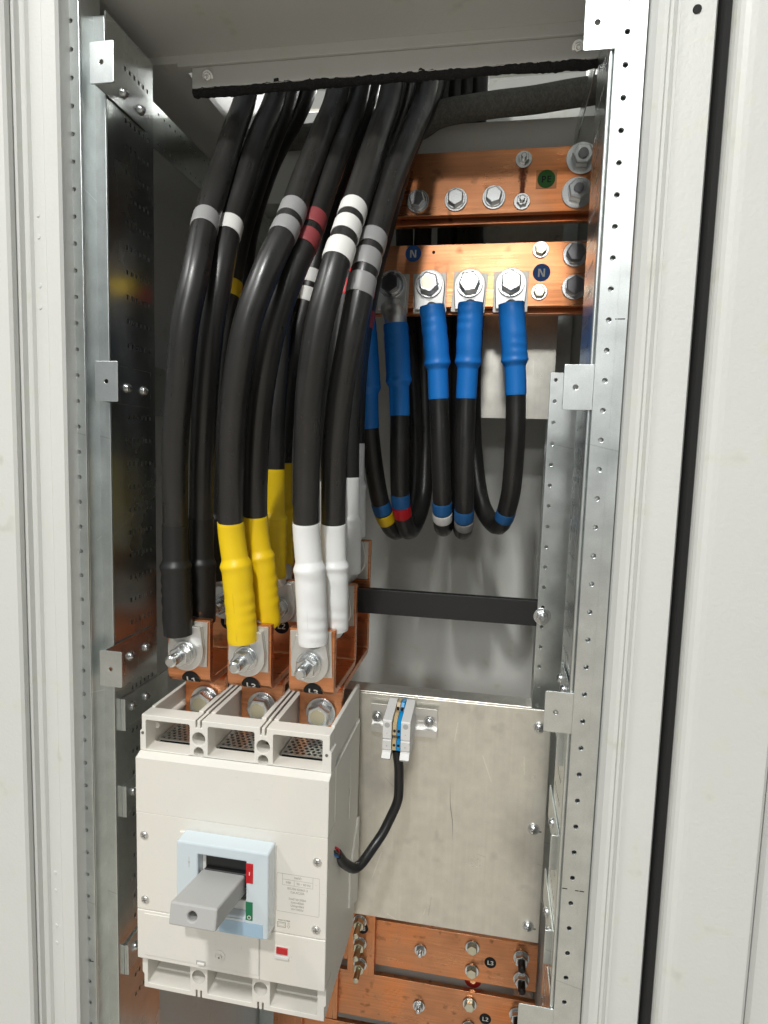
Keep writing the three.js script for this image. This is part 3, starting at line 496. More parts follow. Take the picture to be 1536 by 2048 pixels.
// ================================================================ cables
const PTS = {
  L1a: [[-.329,-.210,-.606],[-.330,-.141,-.603],[-.329,-.087,-.600],[-.318,-.008,-.580],[-.304,.050,-.562],[-.292,.110,-.552],[-.286,.157,-.560],[-.293,.216,-.595],[-.300,.273,-.638],[-.310,.350,-.698],[-.316,.418,-.748]],
  L1b: [[-.320,-.205,-.641],[-.319,-.147,-.639],[-.318,-.090,-.636],[-.306,-.007,-.616],[-.294,.054,-.598],[-.283,.117,-.588],[-.278,.166,-.596],[-.282,.218,-.624],[-.287,.287,-.674],[-.292,.366,-.734],[-.292,.435,-.784]],
  L2a: [[-.255,-.209,-.606],[-.261,-.136,-.603],[-.267,-.083,-.600],[-.258,-.006,-.580],[-.246,.051,-.562],[-.231,.109,-.552],[-.217,.156,-.560],[-.207,.214,-.595],[-.207,.269,-.638],[-.206,.344,-.698],[-.204,.410,-.748]],
  L2b: [[-.242,-.205,-.642],[-.247,-.142,-.639],[-.254,-.087,-.636],[-.246,-.005,-.616],[-.234,.055,-.598],[-.218,.116,-.588],[-.204,.165,-.596],[-.195,.211,-.622],[-.192,.283,-.674],[-.189,.360,-.734],[-.187,.428,-.784]],
  L3a: [[-.178,-.204,-.606],[-.182,-.131,-.603],[-.186,-.079,-.600],[-.180,-.004,-.580],[-.173,.052,-.562],[-.162,.109,-.552],[-.153,.154,-.560],[-.148,.200,-.587],[-.145,.266,-.638],[-.143,.340,-.698],[-.140,.406,-.748]],
  L3b: [[-.165,-.204,-.642],[-.166,-.137,-.639],[-.167,-.082,-.636],[-.162,-.003,-.616],[-.152,.056,-.598],[-.139,.116,-.588],[-.132,.164,-.596],[-.127,.215,-.625],[-.122,.280,-.674],[-.112,.356,-.734],[-.104,.423,-.784]],
  R1a: [[-.335,-.171,-.706],[-.336,-.069,-.706],[-.335,.022,-.704],[-.330,.098,-.701],[-.319,.174,-.707],[-.313,.249,-.727],[-.302,.345,-.767],[-.282,.443,-.800]],
  R1b: [[-.340,-.162,-.742],[-.337,-.071,-.742],[-.334,.024,-.740],[-.327,.104,-.737],[-.320,.183,-.743],[-.319,.261,-.763],[-.306,.361,-.803],[-.271,.461,-.836]],
  R2a: [[-.259,-.163,-.706],[-.260,-.065,-.706],[-.259,.024,-.704],[-.255,.099,-.701],[-.250,.186,-.710],[-.241,.266,-.733],[-.226,.349,-.770],[-.201,.438,-.800]],
  R2b: [[-.262,-.156,-.742],[-.263,-.068,-.742],[-.261,.025,-.740],[-.251,.104,-.737],[-.234,.182,-.743],[-.222,.264,-.764],[-.207,.364,-.806],[-.186,.456,-.836]],
  R3a: [[-.185,-.162,-.706],[-.188,-.062,-.706],[-.189,.026,-.704],[-.185,.099,-.701],[-.178,.173,-.707],[-.168,.257,-.730],[-.152,.352,-.772],[-.137,.434,-.800]],
  R3b: [[-.174,-.161,-.742],[-.176,-.064,-.742],[-.177,.027,-.740],[-.172,.104,-.737],[-.166,.169,-.741],[-.159,.250,-.761],[-.140,.367,-.808],[-.116,.454,-.836]],
  R3c: [[-.178,-.119,-.784],[-.180,-.042,-.784],[-.180,.029,-.782],[-.177,.110,-.779],[-.168,.185,-.783],[-.155,.270,-.805],[-.135,.386,-.850],[-.107,.476,-.878]],
  N1: [[-.185,.172,-.842],[-.178,.100,-.845],[-.175,.032,-.850],[-.168,-.030,-.860],[-.158,-.088,-.880],[-.144,-.123,-.915],[-.131,-.110,-.955],[-.124,-.040,-.970],[-.129,.076,-.965],[-.144,.227,-.965],[-.152,.373,-.965],[-.117,.508,-.930]],
  N2: [[-.142,.179,-.842],[-.137,.120,-.845],[-.133,.053,-.850],[-.131,-.022,-.852],[-.129,-.083,-.870],[-.122,-.121,-.910],[-.110,-.085,-.955],[-.109,-.016,-.975],[-.113,.077,-.975],[-.122,.228,-.970],[-.123,.374,-.970],[-.096,.513,-.930]],
  N3: [[-.093,.190,-.842],[-.085,.133,-.845],[-.080,.069,-.850],[-.075,.000,-.852],[-.071,-.069,-.862],[-.071,-.107,-.890],[-.072,-.110,-.940],[-.074,-.054,-.975],[-.082,.078,-.975],[-.087,.227,-.970],[-.090,.373,-.970],[-.080,.515,-.930]],
  N4: [[-.042,.193,-.842],[-.042,.133,-.845],[-.043,.070,-.850],[-.042,.001,-.852],[-.040,-.074,-.862],[-.041,-.111,-.890],[-.047,-.112,-.940],[-.057,-.053,-.975],[-.061,.078,-.975],[-.061,.227,-.970],[-.065,.372,-.970],[-.064,.518,-.930]],
  N5: [[.010,.192,-.842],[.017,.133,-.845],[.022,.076,-.850],[.024,.003,-.853],[.021,-.065,-.872],[.008,-.106,-.905],[-.016,-.084,-.945],[-.032,-.013,-.968],[-.040,.078,-.972],[-.042,.227,-.970],[-.049,.371,-.970],[-.048,.520,-.930]],
  ctl: [[-.097,-.349,-.684],[-.094,-.372,-.682],[-.094,-.407,-.680],[-.105,-.436,-.672],[-.119,-.457,-.655],[-.132,-.466,-.635],[-.142,-.454,-.622],[-.147,-.438,-.612],[-.151,-.425,-.600]],
};
function lugPalm(x, y, z, t, top, half = 0.0205, lean = 0, o) { // palm with a rounded foot around the bolt, narrowing to the barrel at top
  const s = new THREE.Shape(); const nk = o?.down ? 0.9 : 0.78; s.moveTo(-half * nk, top); s.lineTo(-half, 0.006); s.lineTo(-half, 0); s.absarc(0, 0, half, Math.PI, 2 * Math.PI); s.lineTo(half, 0.006); s.lineTo(half * nk, top); s.closePath();
  s.holes.push(circ(0, 0, 0.007)); const g = plateZ(s, -t / 2, t / 2, 20, 0.0009); if (o?.down) g.rotateZ(Math.PI); g.rotateZ(lean); g.translate(x, y, z); return g;
}
function cable(name, label, group, cat, pts, o) {
  const P3 = pts.map((p) => V(...p)); for (const e of o.extra ?? []) P3.push(V(...e));
  if (o.end) P3.unshift(V(...o.end));
  const c = new THREE.CatmullRomCurve3(P3, false, 'centripetal'); c.arcLengthDivisions = 400; const L = c.getLength();
  const t = thing(name, label, cat, P3[0].toArray(), group);
  const R = o.r ?? 0.0130, u = (m) => m / L;
  part(t, 'sheath', sweep(c, u(o.bare + 0.004), 1, (k, a, m) => R * (1 + 0.004 * Math.sin(m * 40)), 150, 26), M.sheath);
  const b0 = o.bare, b1 = o.sleeve, wob = rnd() * 6;
  const swell = o.r2 ?? 0.0156, low = o.split ?? 0.55;
  part(t, 'heat_shrink_sleeve', sweep(c, u(b0), u(b1), (k, a, m) => {
    const inner = R + 0.0007, e = 1 - Math.min(1, Math.max(0, (k - low) / 0.06)), bump = Math.exp(-(((k - low) / 0.035) ** 2)) * 0.0011;
    const wr = e * (0.00034 * Math.sin(m * 400 + 1.4 * Math.sin(a + wob) + 2.2 * Math.sin(m * 90 + wob)) * (0.5 + 0.5 * Math.cos(a * 2 + wob)) + 0.0004 * (vn(m * 90 + wob, a * 1.5, 256, 256) - 0.5));
    const lip = k < 0.01 || k > 0.99 ? -0.0003 : 0;
    return inner + e * (swell - inner) + bump + wr + lip;
  }, 110, 30), o.mat);
  if (o.lug) {
    const [lx, ly, lz, top] = o.lug, dir = c.getPointAt(u(o.neck ? 0.002 : b0 + 0.004)), bar = new THREE.CatmullRomCurve3([V(lx, ly + top - 0.004 * Math.sign(top), lz), V((lx + dir.x) / 2, (ly + top + dir.y) / 2, (lz + dir.z) / 2), dir, c.getPointAt(u(b0 + 0.013))]);
    const lg = part(t, 'cable_lug', lugPalm(lx, ly, lz, 0.0062, Math.abs(top), 0.0205, o.lean ?? 0, { down: top < 0 }), M.tin);
    part(lg, 'lug_barrel', sweep(bar, 0, 1, (k) => o.lug[3] < 0 ? (o.neck ? 0.0152 : 0.0035 + 0.010 * k) : 0.0085 + 0.0055 * Math.min(1, k * 1.5), 16, 22), M.tin);
  }
  for (const [py, w, mat] of o.tape ?? []) {                 // bands at a height on the cable (first crossing from the sleeve side)
    let k = u(b1); if (Array.isArray(py)) k = py[0] / L; else while (k < 0.99 && c.getPointAt(k).y < py) k += 0.001;
    part(t, 'tape_band', sweep(c, k - u(w / 2), k + u(w / 2), (q, a) => R + 0.0007 + 0.00035 * Math.sin(a * 2 + wob + w * 900) + (Math.abs(q - 0.5) > 0.47 ? -0.0003 : 0), 12, 26), M[mat]);
  }
  return t;
}
const up = (p) => [[p[0] + 0.006, 0.56, p[2] - 0.035], [p[0] + 0.01, 0.80, p[2] - 0.06]];
function phaseCable(k, label, mat, o) { const p = PTS[k], l = p[p.length - 1]; return cable('power_cable', label, 'black phase cables', 'cable', p, { mat, extra: up(l), ...o }); }
const lugF = (i, dx = 0) => [POLE[i] + dx, -0.2265, -0.6096, 0.030], lugB = (i) => [POLE[i], -0.2265, -0.6284, 0.030], lugM = (i) => [POLE[i], -0.1960, -0.7096, 0.030], lugN = (i) => [POLE[i], -0.1960, -0.7284, 0.030];
phaseCable('L1a', 'black cable, black sleeve, one grey tape, on the front of the L1 link', M.shrinkBlack, { bare: 0.004, sleeve: 0.125, lug: lugF(0), split: 0.62, lean: -0.05, tape: [[0.215, 0.020, 'tapeGrey']] });
phaseCable('L1b', 'black cable in a black sleeve with one white tape, behind the L1 plate', M.shrinkBlack, { bare: 0.004, sleeve: 0.125, lug: lugB(0), tape: [[0.219, 0.020, 'tapeWhite']] });
phaseCable('L2a', 'black cable, yellow sleeve, two grey tapes, on the front of the L2 link', M.shrinkYellow, { bare: 0.001, sleeve: 0.130, lug: lugF(1), split: 0.64, lean: -0.04, tape: [[0.2025, 0.017, 'tapeGrey'], [0.224, 0.019, 'tapeGrey']] });
phaseCable('L2b', 'black cable in a yellow sleeve with two dull red tapes, behind the L2 plate', M.shrinkYellow, { bare: 0.006, sleeve: 0.130, lug: lugB(1), split: 0.62, tape: [[0.2005, 0.018, 'tapeRed'], [0.2235, 0.019, 'tapeRed']] });
phaseCable('L3a', 'black cable, white sleeve, three white tapes, on the front of the L3 link', M.shrinkWhite, { bare: 0.001, sleeve: 0.128, lug: lugF(2), split: 0.62, lean: -0.02, tape: [[0.176, 0.020, 'tapeWhite'], [0.2005, 0.018, 'tapeWhite'], [0.223, 0.018, 'tapeWhite']] });
phaseCable('L3b', 'black cable in a white sleeve with three grey tapes, behind the L3 plate', M.shrinkWhite, { bare: 0.006, sleeve: 0.124, lug: lugB(2), split: 0.60, tape: [[0.152, 0.018, 'tapeGrey'], [0.1755, 0.018, 'tapeGrey'], [0.198, 0.018, 'tapeGrey']] });
phaseCable('R1a', 'black cable with a yellow tape, hidden behind the L1 pair', M.shrinkBlack, { bare: 0.004, sleeve: 0.14, lug: lugM(0), tape: [[0.182, 0.018, 'tapeYellow']] });
phaseCable('R1b', 'black cable with a bright red tape, in the gap behind the L1 pair', M.shrinkBlack, { bare: 0.004, sleeve: 0.14, lug: lugN(0), tape: [[0.181, 0.016, 'tapeBrightRed']] });
phaseCable('R2a', 'black cable in a yellow sleeve with two yellow tapes, behind the L2 pair', M.shrinkYellow, { bare: 0.004, sleeve: 0.135, lug: lugM(1), tape: [[0.180, 0.016, 'tapeYellow'], [0.203, 0.016, 'tapeYellow']] });
phaseCable('R2b', 'black cable in a yellow sleeve with white tape, farthest back at L2', M.shrinkYellow, { bare: 0.004, sleeve: 0.135, lug: lugN(1), tape: [[0.180, 0.016, 'tapeWhite'], [0.202, 0.016, 'tapeWhite']] });
phaseCable('R3a', 'black cable in a white sleeve with two red tapes, squeezed between the L3 cables', M.shrinkWhite, { bare: 0.004, sleeve: 0.122, lug: lugM(2), tape: [[0.178, 0.018, 'tapeBrightRed'], [0.202, 0.018, 'tapeBrightRed']] });
phaseCable('R3b', 'black cable in a white sleeve, behind the middle L3 plate', M.shrinkWhite, { bare: 0.006, sleeve: 0.125, lug: lugN(2), tape: [[0.188, 0.018, 'tapeBrightRed']] });
phaseCable('R3c', 'black cable in a white sleeve, on the tall rearmost L3 plate', M.shrinkWhite, { bare: 0.004, sleeve: 0.125, lug: [POLE[2], -0.1475, -0.7876, 0.026], tape: [[0.16, 0.02, 'tapeRed']] });
// looped neutral cables
function loopCable(k, label, x, sleeve, tape, o = {}) {
  const p = PTS[k], l = p[p.length - 1];
  return cable('neutral_cable', label, 'looped neutral cables', 'cable', p, { mat: M.shrinkBlue, bare: 0.0, sleeve, lug: [x, 0.2195, -0.8546, -0.032], r: 0.0132, r2: 0.0168, split: 0.62, extra: [[l[0] + 0.004, 0.70, l[2] - 0.01], [l[0] + 0.008, 0.95, l[2] - 0.02]], tape, ...o });
}
loopCable('N1', 'blue sleeved cable half hidden behind the L3 cables, yellow band at its bend', -0.198, 0.145, [[[0.262], 0.016, 'tapeBlue'], [[0.280], 0.016, 'tapeYellow']]);
loopCable('N2', 'blue sleeved cable with a grey metal neck and a red band at its bend', -0.1495, 0.134, [[[0.252], 0.018, 'tapeBlue'], [[0.270], 0.017, 'tapeBrightRed']], { bare: 0.012, neck: true });
loopCable('N3', 'blue sleeved cable with blue and white bands at its bend', -0.0985, 0.122, [[[0.272], 0.016, 'tapeBlue'], [[0.288], 0.013, 'tapeWhite']]);
loopCable('N4', 'blue sleeved cable bowed to the left with blue and grey bands', -0.0450, 0.123, [[[0.284], 0.016, 'tapeBlue'], [[0.300], 0.012, 'tapeGrey']]);
loopCable('N5', 'blue sleeved cable beside the round N sticker, looping wide to the left', 0.0087, 0.117, [[[0.288], 0.014, 'tapeBlue']]);

// ================================================================ mounting plate, rail and terminals
{
  const t = thing('mounting_plate', 'galvanised steel mounting plate carrying the terminals beside the breaker', 'plate', [-0.04, -0.59, -0.72]);
  part(t, 'plate', box(-0.372, 0.0785, -0.5915, -0.2985, -0.7230, -0.7205, 0.0008), M.galvPlate);
  part(t, 'top_fold', box(-0.372, 0.0560, -0.2984, -0.2958, -0.748, -0.7205, 0.0012), M.galvPlate);
  for (const y of [-0.3195, -0.4455, -0.5705]) { place(t, 'screw', boltSet('screw'), [0.0650, y, -0.7205]); part(t, 'sheet_slot', box(0.0715, 0.0745, y - 0.004, y - 0.002, -0.7206, -0.7203, 0), M.darkSteel); }
  const s = []; const cr = new THREE.CatmullRomCurve3([V(-0.036, -0.4005, -0.72045), V(-0.0345, -0.43, -0.72045), V(-0.031, -0.452, -0.72045), V(-0.0305, -0.476, -0.72045)]);
  part(t, 'scratch', sweep(cr, 0, 1, (k) => 0.00035 * Math.sin(Math.PI * Math.min(0.97, Math.max(0.03, k))), 24, 6), M.darkSteel);
  const d = thing('terminal_rail', 'short bright top-hat rail screwed to the mounting plate', 'rail', [-0.092, -0.345, -0.71]);
  const pr = poly([[-0.7203, -0.3150], [-0.7188, -0.3150], [-0.7188, -0.3385], [-0.7125, -0.3385], [-0.7125, -0.3470], [-0.7140, -0.3470], [-0.7140, -0.3400], [-0.7203, -0.3400]].map(([z, y]) => [z, y]));
  const hat = [[-0.7140, -0.3080], [-0.7125, -0.3080], [-0.7125, -0.3165], [-0.7185, -0.3165], [-0.7185, -0.3345], [-0.7125, -0.3345], [-0.7125, -0.3430], [-0.7140, -0.3430], [-0.7140, -0.3360], [-0.7203, -0.3360], [-0.7203, -0.3150], [-0.7140, -0.3150]];
  part(d, 'rail', plateX(poly(hat), -0.1345, -0.0540, 4, 0.0002), M.tin);
  for (const x of [-0.1275, -0.0640]) { place(d, 'screw', boltSet('screw'), [x, -0.3262, -0.7184]); }
  part(d, 'slot', box(-0.078, -0.0545, -0.3267, -0.3255, -0.7186, -0.7181, 0), M.clampWhite);
  const profile = [[-0.718, -0.3005], [-0.714, -0.2988], [-0.6705, -0.3072], [-0.6692, -0.3085], [-0.6690, -0.3285], [-0.6710, -0.3300], [-0.6690, -0.3315], [-0.6700, -0.3420], [-0.6715, -0.3432], [-0.6690, -0.3445], [-0.6640, -0.3500], [-0.6670, -0.3530], [-0.6800, -0.3520], [-0.7000, -0.3490], [-0.7185, -0.3440]];
  const prof2 = [[-0.718, -0.3000], [-0.702, -0.2985], [-0.696, -0.3060], [-0.689, -0.3060], [-0.684, -0.3080], [-0.6735, -0.3135], [-0.6725, -0.3255], [-0.6800, -0.3265], [-0.6800, -0.3305], [-0.6725, -0.3315], [-0.6725, -0.3435], [-0.6800, -0.3470], [-0.7000, -0.3470], [-0.7185, -0.3440]];
  const block = (lb, x0, x1, mat, main) => {
    const b = thing(main ? 'end_clamp' : 'terminal_block', lb, main ? 'end clamp' : 'terminal', [(x0 + x1) / 2, -0.35, -0.70], main ? 'end clamps on the short rail' : 'rail terminals');
    part(b, 'body', plateX(poly(main ? profile : prof2), x0, x1, 4, 0.0005), mat);
    const cx = (x0 + x1) / 2;
    if (main) { part(b, 'screw_opening', cylZ(0.0031, -0.6705, -0.66905, cx, -0.3128, 20), M.handleGrey); for (const y of [-0.3225, -0.3375]) part(b, 'moulded_arrow', cylZ(0.0009, -0.6700, -0.66895, cx, y, 3), M.handleGrey); }
    else { for (const y of [-0.3205, -0.3375]) part(b, 'wire_opening', cylZ(0.0016, -0.6735, -0.6723, cx, y, 16), M.hole); for (let k = 0; k < 4; k++) part(b, 'rib', box(x0 + 0.0006, x1 - 0.0006, -0.3118 + k * 0.0018 - 0.0030, -0.3110 + k * 0.0018 - 0.0030, -0.6850 - k * 0.001, -0.6760 - k * 0.0030, 0.0002), mat); part(b, 'bridge_slot', box(x0 + 0.0008, x1 - 0.0008, -0.3050, -0.3025, -0.698, -0.6945, 0), M.hole); }
  };
  block('white end clamp on the left of the beige terminal', -0.1125, -0.1022, M.clampWhite, true);
  block('white end clamp on the right of the blue terminal', -0.0915, -0.0808, M.clampWhite, true);
  block('thin beige rail terminal between the end clamps', -0.1016, -0.0970, M.clampBeige, false);
  block('thin bright blue rail terminal between the end clamps', -0.0966, -0.0921, M.clampBlue, false);
  const c = thing('control_cable', 'thin black control cable hanging from the terminals to the breaker side', 'cable', [-0.12, -0.44, -0.65]);
  const cv = new THREE.CatmullRomCurve3(PTS.ctl.map((p) => V(...p)));
  part(c, 'sleeve', sweep(cv, 0, 0.93, (k, a, m) => 0.0056 * (1 + 0.04 * Math.sin(m * 160 + a)), 90, 18), M.blackPlastic);
  const e = cv.getPointAt(0.9), q = V(-0.1475, -0.4190, -0.5935);
  [['tapeBrightRed', 0.0018, -0.001], ['tapeBlue', -0.0012, 0.0022], ['blackPlastic', 0.001, 0.003]].forEach(([m, dy, dz]) => { const w = new THREE.CatmullRomCurve3([e, V((e.x + q.x) / 2 + 0.001, (e.y + q.y) / 2 + dy * 2, (e.z + q.z) / 2 + dz), V(q.x - 0.003, q.y + dy, q.z + dz)]); part(c, 'wire', sweep(w, 0, 1, () => 0.0015, 14, 8), M[m]); });
}

// ================================================================ the breaker
{
  const bx = -0.357, by = -0.328, mm = (v) => v / 1000;
  const X = (v) => bx + mm(v), Y = (v) => by + mm(v);
  const t = thing('circuit_breaker', 'large cream three-pole breaker with a grey toggle in a pale blue bezel', 'breaker', [bx + 0.105, by - 0.271, -0.64]);
  const B = (x0, x1, y0, y1, z0, z1, r = 0.0012) => box(X(x0), X(x1), Y(y0), Y(y1), z0, z1, r);
  // body behind the front covers
  part(t, 'body', [B(0.6, 209.4, -228.5, 0.5, -0.712, -0.590, 0.002)], M.plastic);
  part(t, 'upper_cover', (() => { const g = plateX(poly([[-0.592, Y(-60.9)], [-0.566, Y(-60.9)], [-0.566, Y(-1.5)], [-0.5745, Y(2.4)], [-0.592, Y(2.4)]]), X(0), X(210), 4, 0.0009); return g; })(), M.plastic);
  part(t, 'middle_cover', B(0, 210, -171.8, -61.2, -0.592, -0.5662, 0.0012), M.plastic);
  part(t, 'lower_cover', B(0, 210, -229.0, -172.2, -0.592, -0.5660, 0.0012), M.plastic);
  part(t, 'hinged_cover', [B(9, 138.6, -223.4, -175.4, -0.5664, -0.5653, 0.0004)], M.plastic);
  part(t, 'cover_seam', B(139.0, 139.8, -228, -173, -0.5664, -0.5655, 0), M.handleGrey);
  // terminal chambers, above and below
  const frame = (yy, flip) => {
    const s = new THREE.Shape(), f = (v) => Y(flip ? yy - v : yy + v);
    s.moveTo(X(0.5), f(2.5)); s.lineTo(X(209.5), f(2.5)); s.lineTo(X(209.5), f(24)); s.lineTo(X(207.5), f(26)); s.lineTo(X(207.5), f(42)); for (const c of [137.5, 67]) for (const d of [2.6, -2.6]) { s.lineTo(X(c + d + 1.0), f(42)); s.lineTo(X(c + d + 1.0), f(34)); s.lineTo(X(c + d - 1.0), f(34)); s.lineTo(X(c + d - 1.0), f(42)); } s.lineTo(X(2.5), f(42)); s.lineTo(X(2.5), f(26)); s.lineTo(X(0.5), f(24)); s.closePath();
    for (const [a, b] of [[7, 56.8], [77, 128], [148, 200]]) s.holes.push(rrShape(X(a), X(b), Math.min(f(4.2), f(36.4)), Math.max(f(4.2), f(36.4)), 0.002, THREE.Path));
    for (const c of [67, 137.5]) { s.holes.push(circ(X(c), f(flip ? 18 : 22), flip ? 0.0084 : 0.0072)); if (!flip) s.holes.push(circ(X(c), f(7.5), 0.0055)); }
    return plateZ(s, -0.594, -0.5745, 16, 0.0006);
  };
  const up = part(t, 'terminal_frame', frame(0, false), M.plastic), dn = part(t, 'terminal_frame', frame(-229, true), M.plastic);
  const walls = (parent, y0, y1, mat) => {
    for (const [a, b] of [[2.5, 6.8], [203.2, 207.5]]) part(parent, 'side_wall', B(a, b, y0, y1, -0.712, -0.5942, 0.001), mat);
    for (const c of [67, 137.5]) for (const [a, b] of [[-9.6, -4.2], [-1.6, 1.6], [4.2, 9.6]]) part(parent, 'barrier', B(c + a, c + b, y0, y1, -0.708, -0.5942, 0.0006), mat);
  };
  walls(up, 0.6, 43.2, M.plastic); walls(dn, -271, -229, M.plastic);
  part(up, 'chamber_back', B(2.6, 207.4, 0.6, 16, -0.711, -0.668, 0.001), M.plastic);
  part(dn, 'foot_beam', [B(2.6, 207.4, -271, -263.5, -0.650, -0.5942, 0.001)], M.plastic);
  // perforated vent plates on the chamber floors
  for (const [a, b] of [[8.5, 56.5], [78, 127.6], [148.6, 199]]) {
    const w = mm(b - a), s = rrShape(0, w, 0, 0.052, 0.001); let r = 0;
    for (let yy = 0.005; yy < 0.05; yy += 0.0055, r++) for (let xx = 0.004 + (r % 2) * 0.0032; xx < w - 0.0035; xx += 0.0064) { const h = new THREE.Path(); for (let k = 0; k < 8; k++) { const q = -k * Math.PI / 4; k ? h.lineTo(xx + 0.0021 * Math.cos(q), yy + 0.0021 * Math.sin(q)) : h.moveTo(xx + 0.0021, yy); } s.holes.push(h); }
    const g = plateZ(s, 0, 0.001, 6); g.rotateX(-Math.PI / 2); g.translate(X(a), Y(4.6), -0.5965); part(up, 'vent_plate', metric(g), M.galv);
    part(up, 'vent_well', B(a, b, 0.8, 1.6, -0.645, -0.597, 0), M.hole);
    part(up, 'vent_lip', [B(a, b, 0.7, 4.4, -0.652, -0.6487, 0.0004)], M.plastic);
  }
  for (const [x, y] of [[3.6, 22], [204.5, 21]]) part(up, 'corner_screw', [cylZ(0.0016, -0.5748, -0.5742, X(x), Y(y), 16)], M.darkSteel);
  for (const x of [3.8, 204]) part(up, 'screw_tube', cylZ(0.0036, -0.66, -0.5945, X(x + (x < 100 ? 4 : -4)), Y(22), 20), M.plastic);
  part(dn, 'yellow_plug', box(X(134.5), X(140), Y(-236.2), Y(-234.2), -0.5748, -0.5738, 0.0004), M.tapeYellow);
  // right side: vent rib, mounting flange with sloping edge
  part(t, 'side_rib', [B(209.5, 210.6, -98, -20, -0.668, -0.660, 0.0005)], M.plastic);
  part(t, 'side_step', [B(209.2, 210.4, -60, 1, -0.705, -0.592, 0.0005)], M.plastic);
  part(t, 'side_flange', plateX(poly([[-0.712, Y(-126)], [-0.706, Y(-124)], [-0.668, Y(-172)], [-0.668, Y(-215)], [-0.712, Y(-238)]]), X(209.3), X(212.0), 4, 0.0006), M.plastic);
  // screws
  for (const [x, y] of [[9.4, -86.8], [9.7, -160], [199.4, -88], [199.5, -161.5]]) place(t, 'cover_screw', boltSet('smallscrew'), [X(x), Y(y), -0.5661]).rotation.z = rnd() * 2;
  // bezel with window, toggle, coloured position strips
  part(t, 'bezel_base', B(50.8, 156.2, -160, -75.5, -0.5668, -0.5640, 0.0006), M.plastic);
  const s = rrShape(X(57), X(155.6), Y(-164.5), Y(-72.5), 0.0025); s.holes.push(rrShape(X(80.6), X(132.0), Y(-143), Y(-84), 0.0008, THREE.Path));
  const bz = part(t, 'bezel', plateZ(s, -0.5660, -0.5455, 6, 0.0016), M.bezel);
  part(bz, 'bezel_window', B(104, 150.5, -163.3, -148.5, -0.5458, -0.5451, 0.0003), M.bezelWindow);
  part(bz, 'window_tab', B(104.5, 131.5, -148.2, -145.5, -0.5456, -0.5446, 0.0004), M.bezel);
  part(bz, 'on_strip', B(132.3, 139.6, -105.8, -85.0, -0.5457, -0.5449, 0.0002), M.red); part(bz, 'off_strip', B(132.2, 139.5, -145.4, -126.0, -0.5457, -0.5449, 0.0002), M.green);
  part(bz, 'on_mark', B(135.6, 136.4, -97.2, -93.6, -0.5450, -0.5448, 0), M.tapeWhite);
  const og = ring(0.0021, 0.0014, 0, 0.0002); og.translate(X(136), Y(-142.2), -0.5450); part(bz, 'off_mark', og, M.tapeWhite);
  part(bz, 'arrow_mark', [B(70.9, 71.3, -99, -87.5, -0.5456, -0.5453, 0), B(70.2, 72.0, -94.4, -92.4, -0.5456, -0.54525, 0.0002)], M.handleGrey);
  const nd = canvasMat(128, 64, (c, w, h) => { c.clearRect(0, 0, w, h); c.strokeStyle = '#5f86a6'; c.lineWidth = 4; c.font = 'bold 58px sans-serif'; c.textAlign = 'center'; c.strokeText('nd', w / 2, 52); }, { transparent: true });
  decalZ(bz, 'raised_letters', X(88), X(103), Y(-159), Y(-151), -0.54535, nd);
  part(t, 'toggle_well', [B(80.8, 131.8, -142.8, -84.2, -0.5660, -0.5650, 0)], M.blackPlastic);
  part(t, 'well_frame', [B(80.8, 84.5, -142.6, -84.4, -0.5648, -0.5560, 0.0004), B(84.6, 131.6, -142.8, -132, -0.5648, -0.5540, 0.0006)], M.clampWhite);
  const drum = new THREE.CylinderGeometry(0.021, 0.021, mm(46), 30, 1, false, 0, Math.PI); drum.rotateZ(Math.PI / 2); drum.rotateX(Math.PI); 
  part(t, 'toggle_drum', [B(85.2, 131.4, -101, -86, -0.5648, -0.5545, 0.001), B(85.2, 131.4, -116, -101.2, -0.5648, -0.5500, 0.0015), B(85.2, 131.4, -131.6, -116.2, -0.5648, -0.5545, 0.001)], M.blackPlastic);
  const hs = rrShape(-0.0230, 0.0230, -0.0102, 0.0102, 0.0022); hs.holes.push(circ(-0.0005, 0, 0.0044));
  const hg = plateZ(hs, 0, 0.072, 14, 0.0016); hg.rotateX(-0.20); hg.translate(X(106), Y(-114), -0.5560);
  const hd = part(t, 'toggle_handle', hg, M.handleGrey);
  const pg = cylZ(0.0043, 0.030, 0.031, -0.0005, 0, 20); pg.rotateX(-0.20); pg.translate(X(106), Y(-114), -0.5560); part(hd, 'hole_bottom', pg, M.handleGrey);
  // rating label, push-to-trip
  const rl = canvasMat(1024, 940, (c, w, h) => {
    c.clearRect(0, 0, w, h); c.strokeStyle = '#9d988b'; c.fillStyle = '#8d887c'; c.lineWidth = 5;
    const rr = (x, y, a, b, r) => { c.beginPath(); c.moveTo(x + r, y); c.lineTo(x + a - r, y); c.quadraticCurveTo(x + a, y, x + a, y + r); c.lineTo(x + a, y + b - r); c.quadraticCurveTo(x + a, y + b, x + a - r, y + b); c.lineTo(x + r, y + b); c.quadraticCurveTo(x, y + b, x, y + b - r); c.lineTo(x, y + r); c.quadraticCurveTo(x, y, x + r, y); c.stroke(); };
    rr(6, 6, w - 12, h - 12, 30); c.strokeRect(140, 6, 720, 270); c.beginPath(); c.moveTo(140, 140); c.lineTo(860, 140); c.moveTo(420, 140); c.lineTo(420, 276); c.stroke();
    c.font = '72px sans-serif'; c.textAlign = 'center'; c.fillText('Ue(V)', 500, 98); c.fillText('690', 280, 234); c.fillText('50 ÷ 60 Hz', 640, 234);
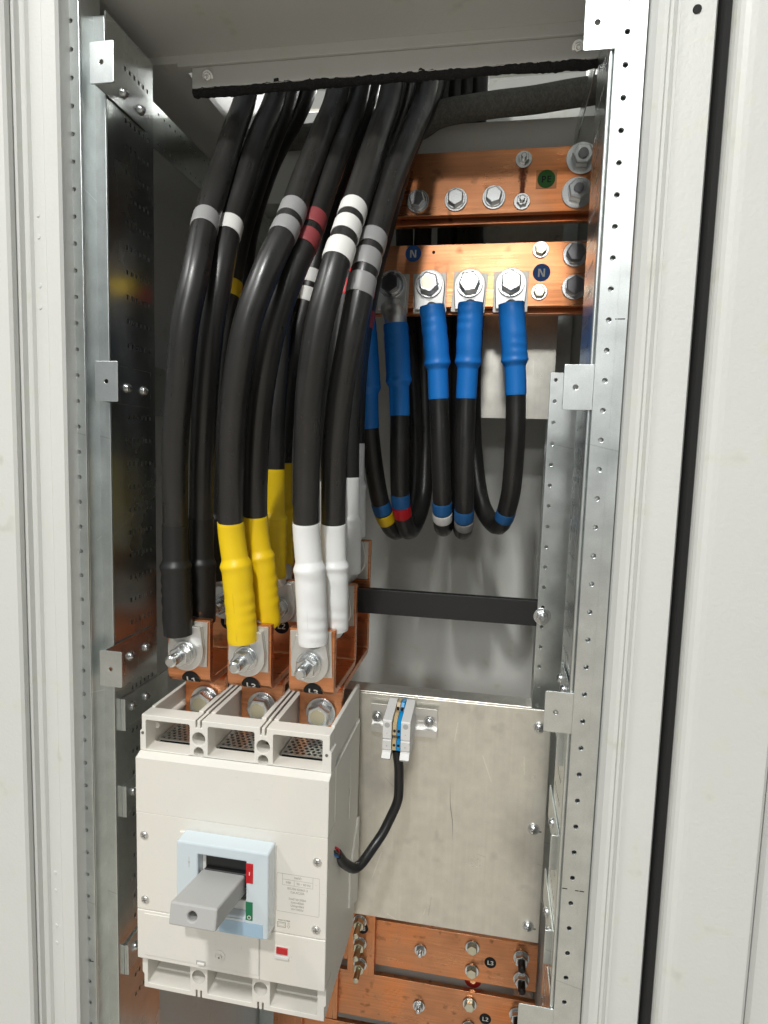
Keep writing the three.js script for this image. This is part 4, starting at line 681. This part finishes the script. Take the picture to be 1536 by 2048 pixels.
    c.font = '70px sans-serif'; ['IEC/EN 60947-3', 'Cat.AC23A', '', 'Icw(1s)=20kA', 'Icm=40kA', 'Uimp=8kV', 'Ui=1000V'].forEach((q, i) => c.fillText(q, 500, 372 + i * 82));
  }, { transparent: true });
  decalZ(t, 'rating_print', X(156.8), X(202.6), Y(-147.6), Y(-105.4), -0.56605, rl, 'printed rating table');
  const pt = canvasMat(512, 400, (c, w, h) => { c.clearRect(0, 0, w, h); c.fillStyle = '#6f6b62'; c.strokeStyle = '#8d887c'; c.font = 'bold 62px sans-serif'; c.textAlign = 'center'; c.fillText('PUSH TO TRIP', 250, 70, 470); c.lineWidth = 16; c.strokeRect(20, 120, 280, 170); c.lineWidth = 7; c.strokeRect(62, 160, 196, 92); c.lineWidth = 9; c.beginPath(); c.moveTo(385, 110); c.lineTo(425, 110); c.lineTo(425, 230); c.lineTo(455, 230); c.lineTo(405, 300); c.lineTo(355, 230); c.lineTo(385, 230); c.closePath(); c.stroke(); }, { transparent: true });
  decalZ(t, 'push_to_trip_print', X(157.6), X(173.6), Y(-168.2), Y(-155.7), -0.56605, pt, 'PUSH TO TRIP print');
  part(t, 'trip_recess', B(156.4, 171.4, -199, -186, -0.5664, -0.5655, 0.0003), M.plastic);
  part(t, 'trip_button', B(157.8, 170.0, -194.2, -187.0, -0.5658, -0.5642, 0.0006), M.red);
  part(t, 'trip_ledge', [B(156.2, 171.6, -199.4, -195.6, -0.5658, -0.5636, 0.0008)], M.clampWhite);
  const kn = ring(0.0068, 0.0040, 0, 0.0008); kn.translate(X(94.6), Y(-209), -0.5654); part(t, 'cover_knob', [kn, cylZ(0.0030, -0.5656, -0.5632, X(95.2), Y(-210), 18)], M.plastic);
  part(t, 'knob_slot', cylZ(0.0011, -0.5634, -0.5630, X(95.4), Y(-209.5), 8), M.darkSteel);
  part(t, 'latch_slot', [B(68.8, 79.5, -223.4, -218.4, -0.5656, -0.5651, 0)], M.handleGrey); part(t, 'latch', B(70.4, 78.6, -222.8, -220.4, -0.5655, -0.5636, 0.0005), M.plastic);
}

scene.traverse((o) => { if (o.userData) delete o.userData.b; });
renderer.render(scene, camera);
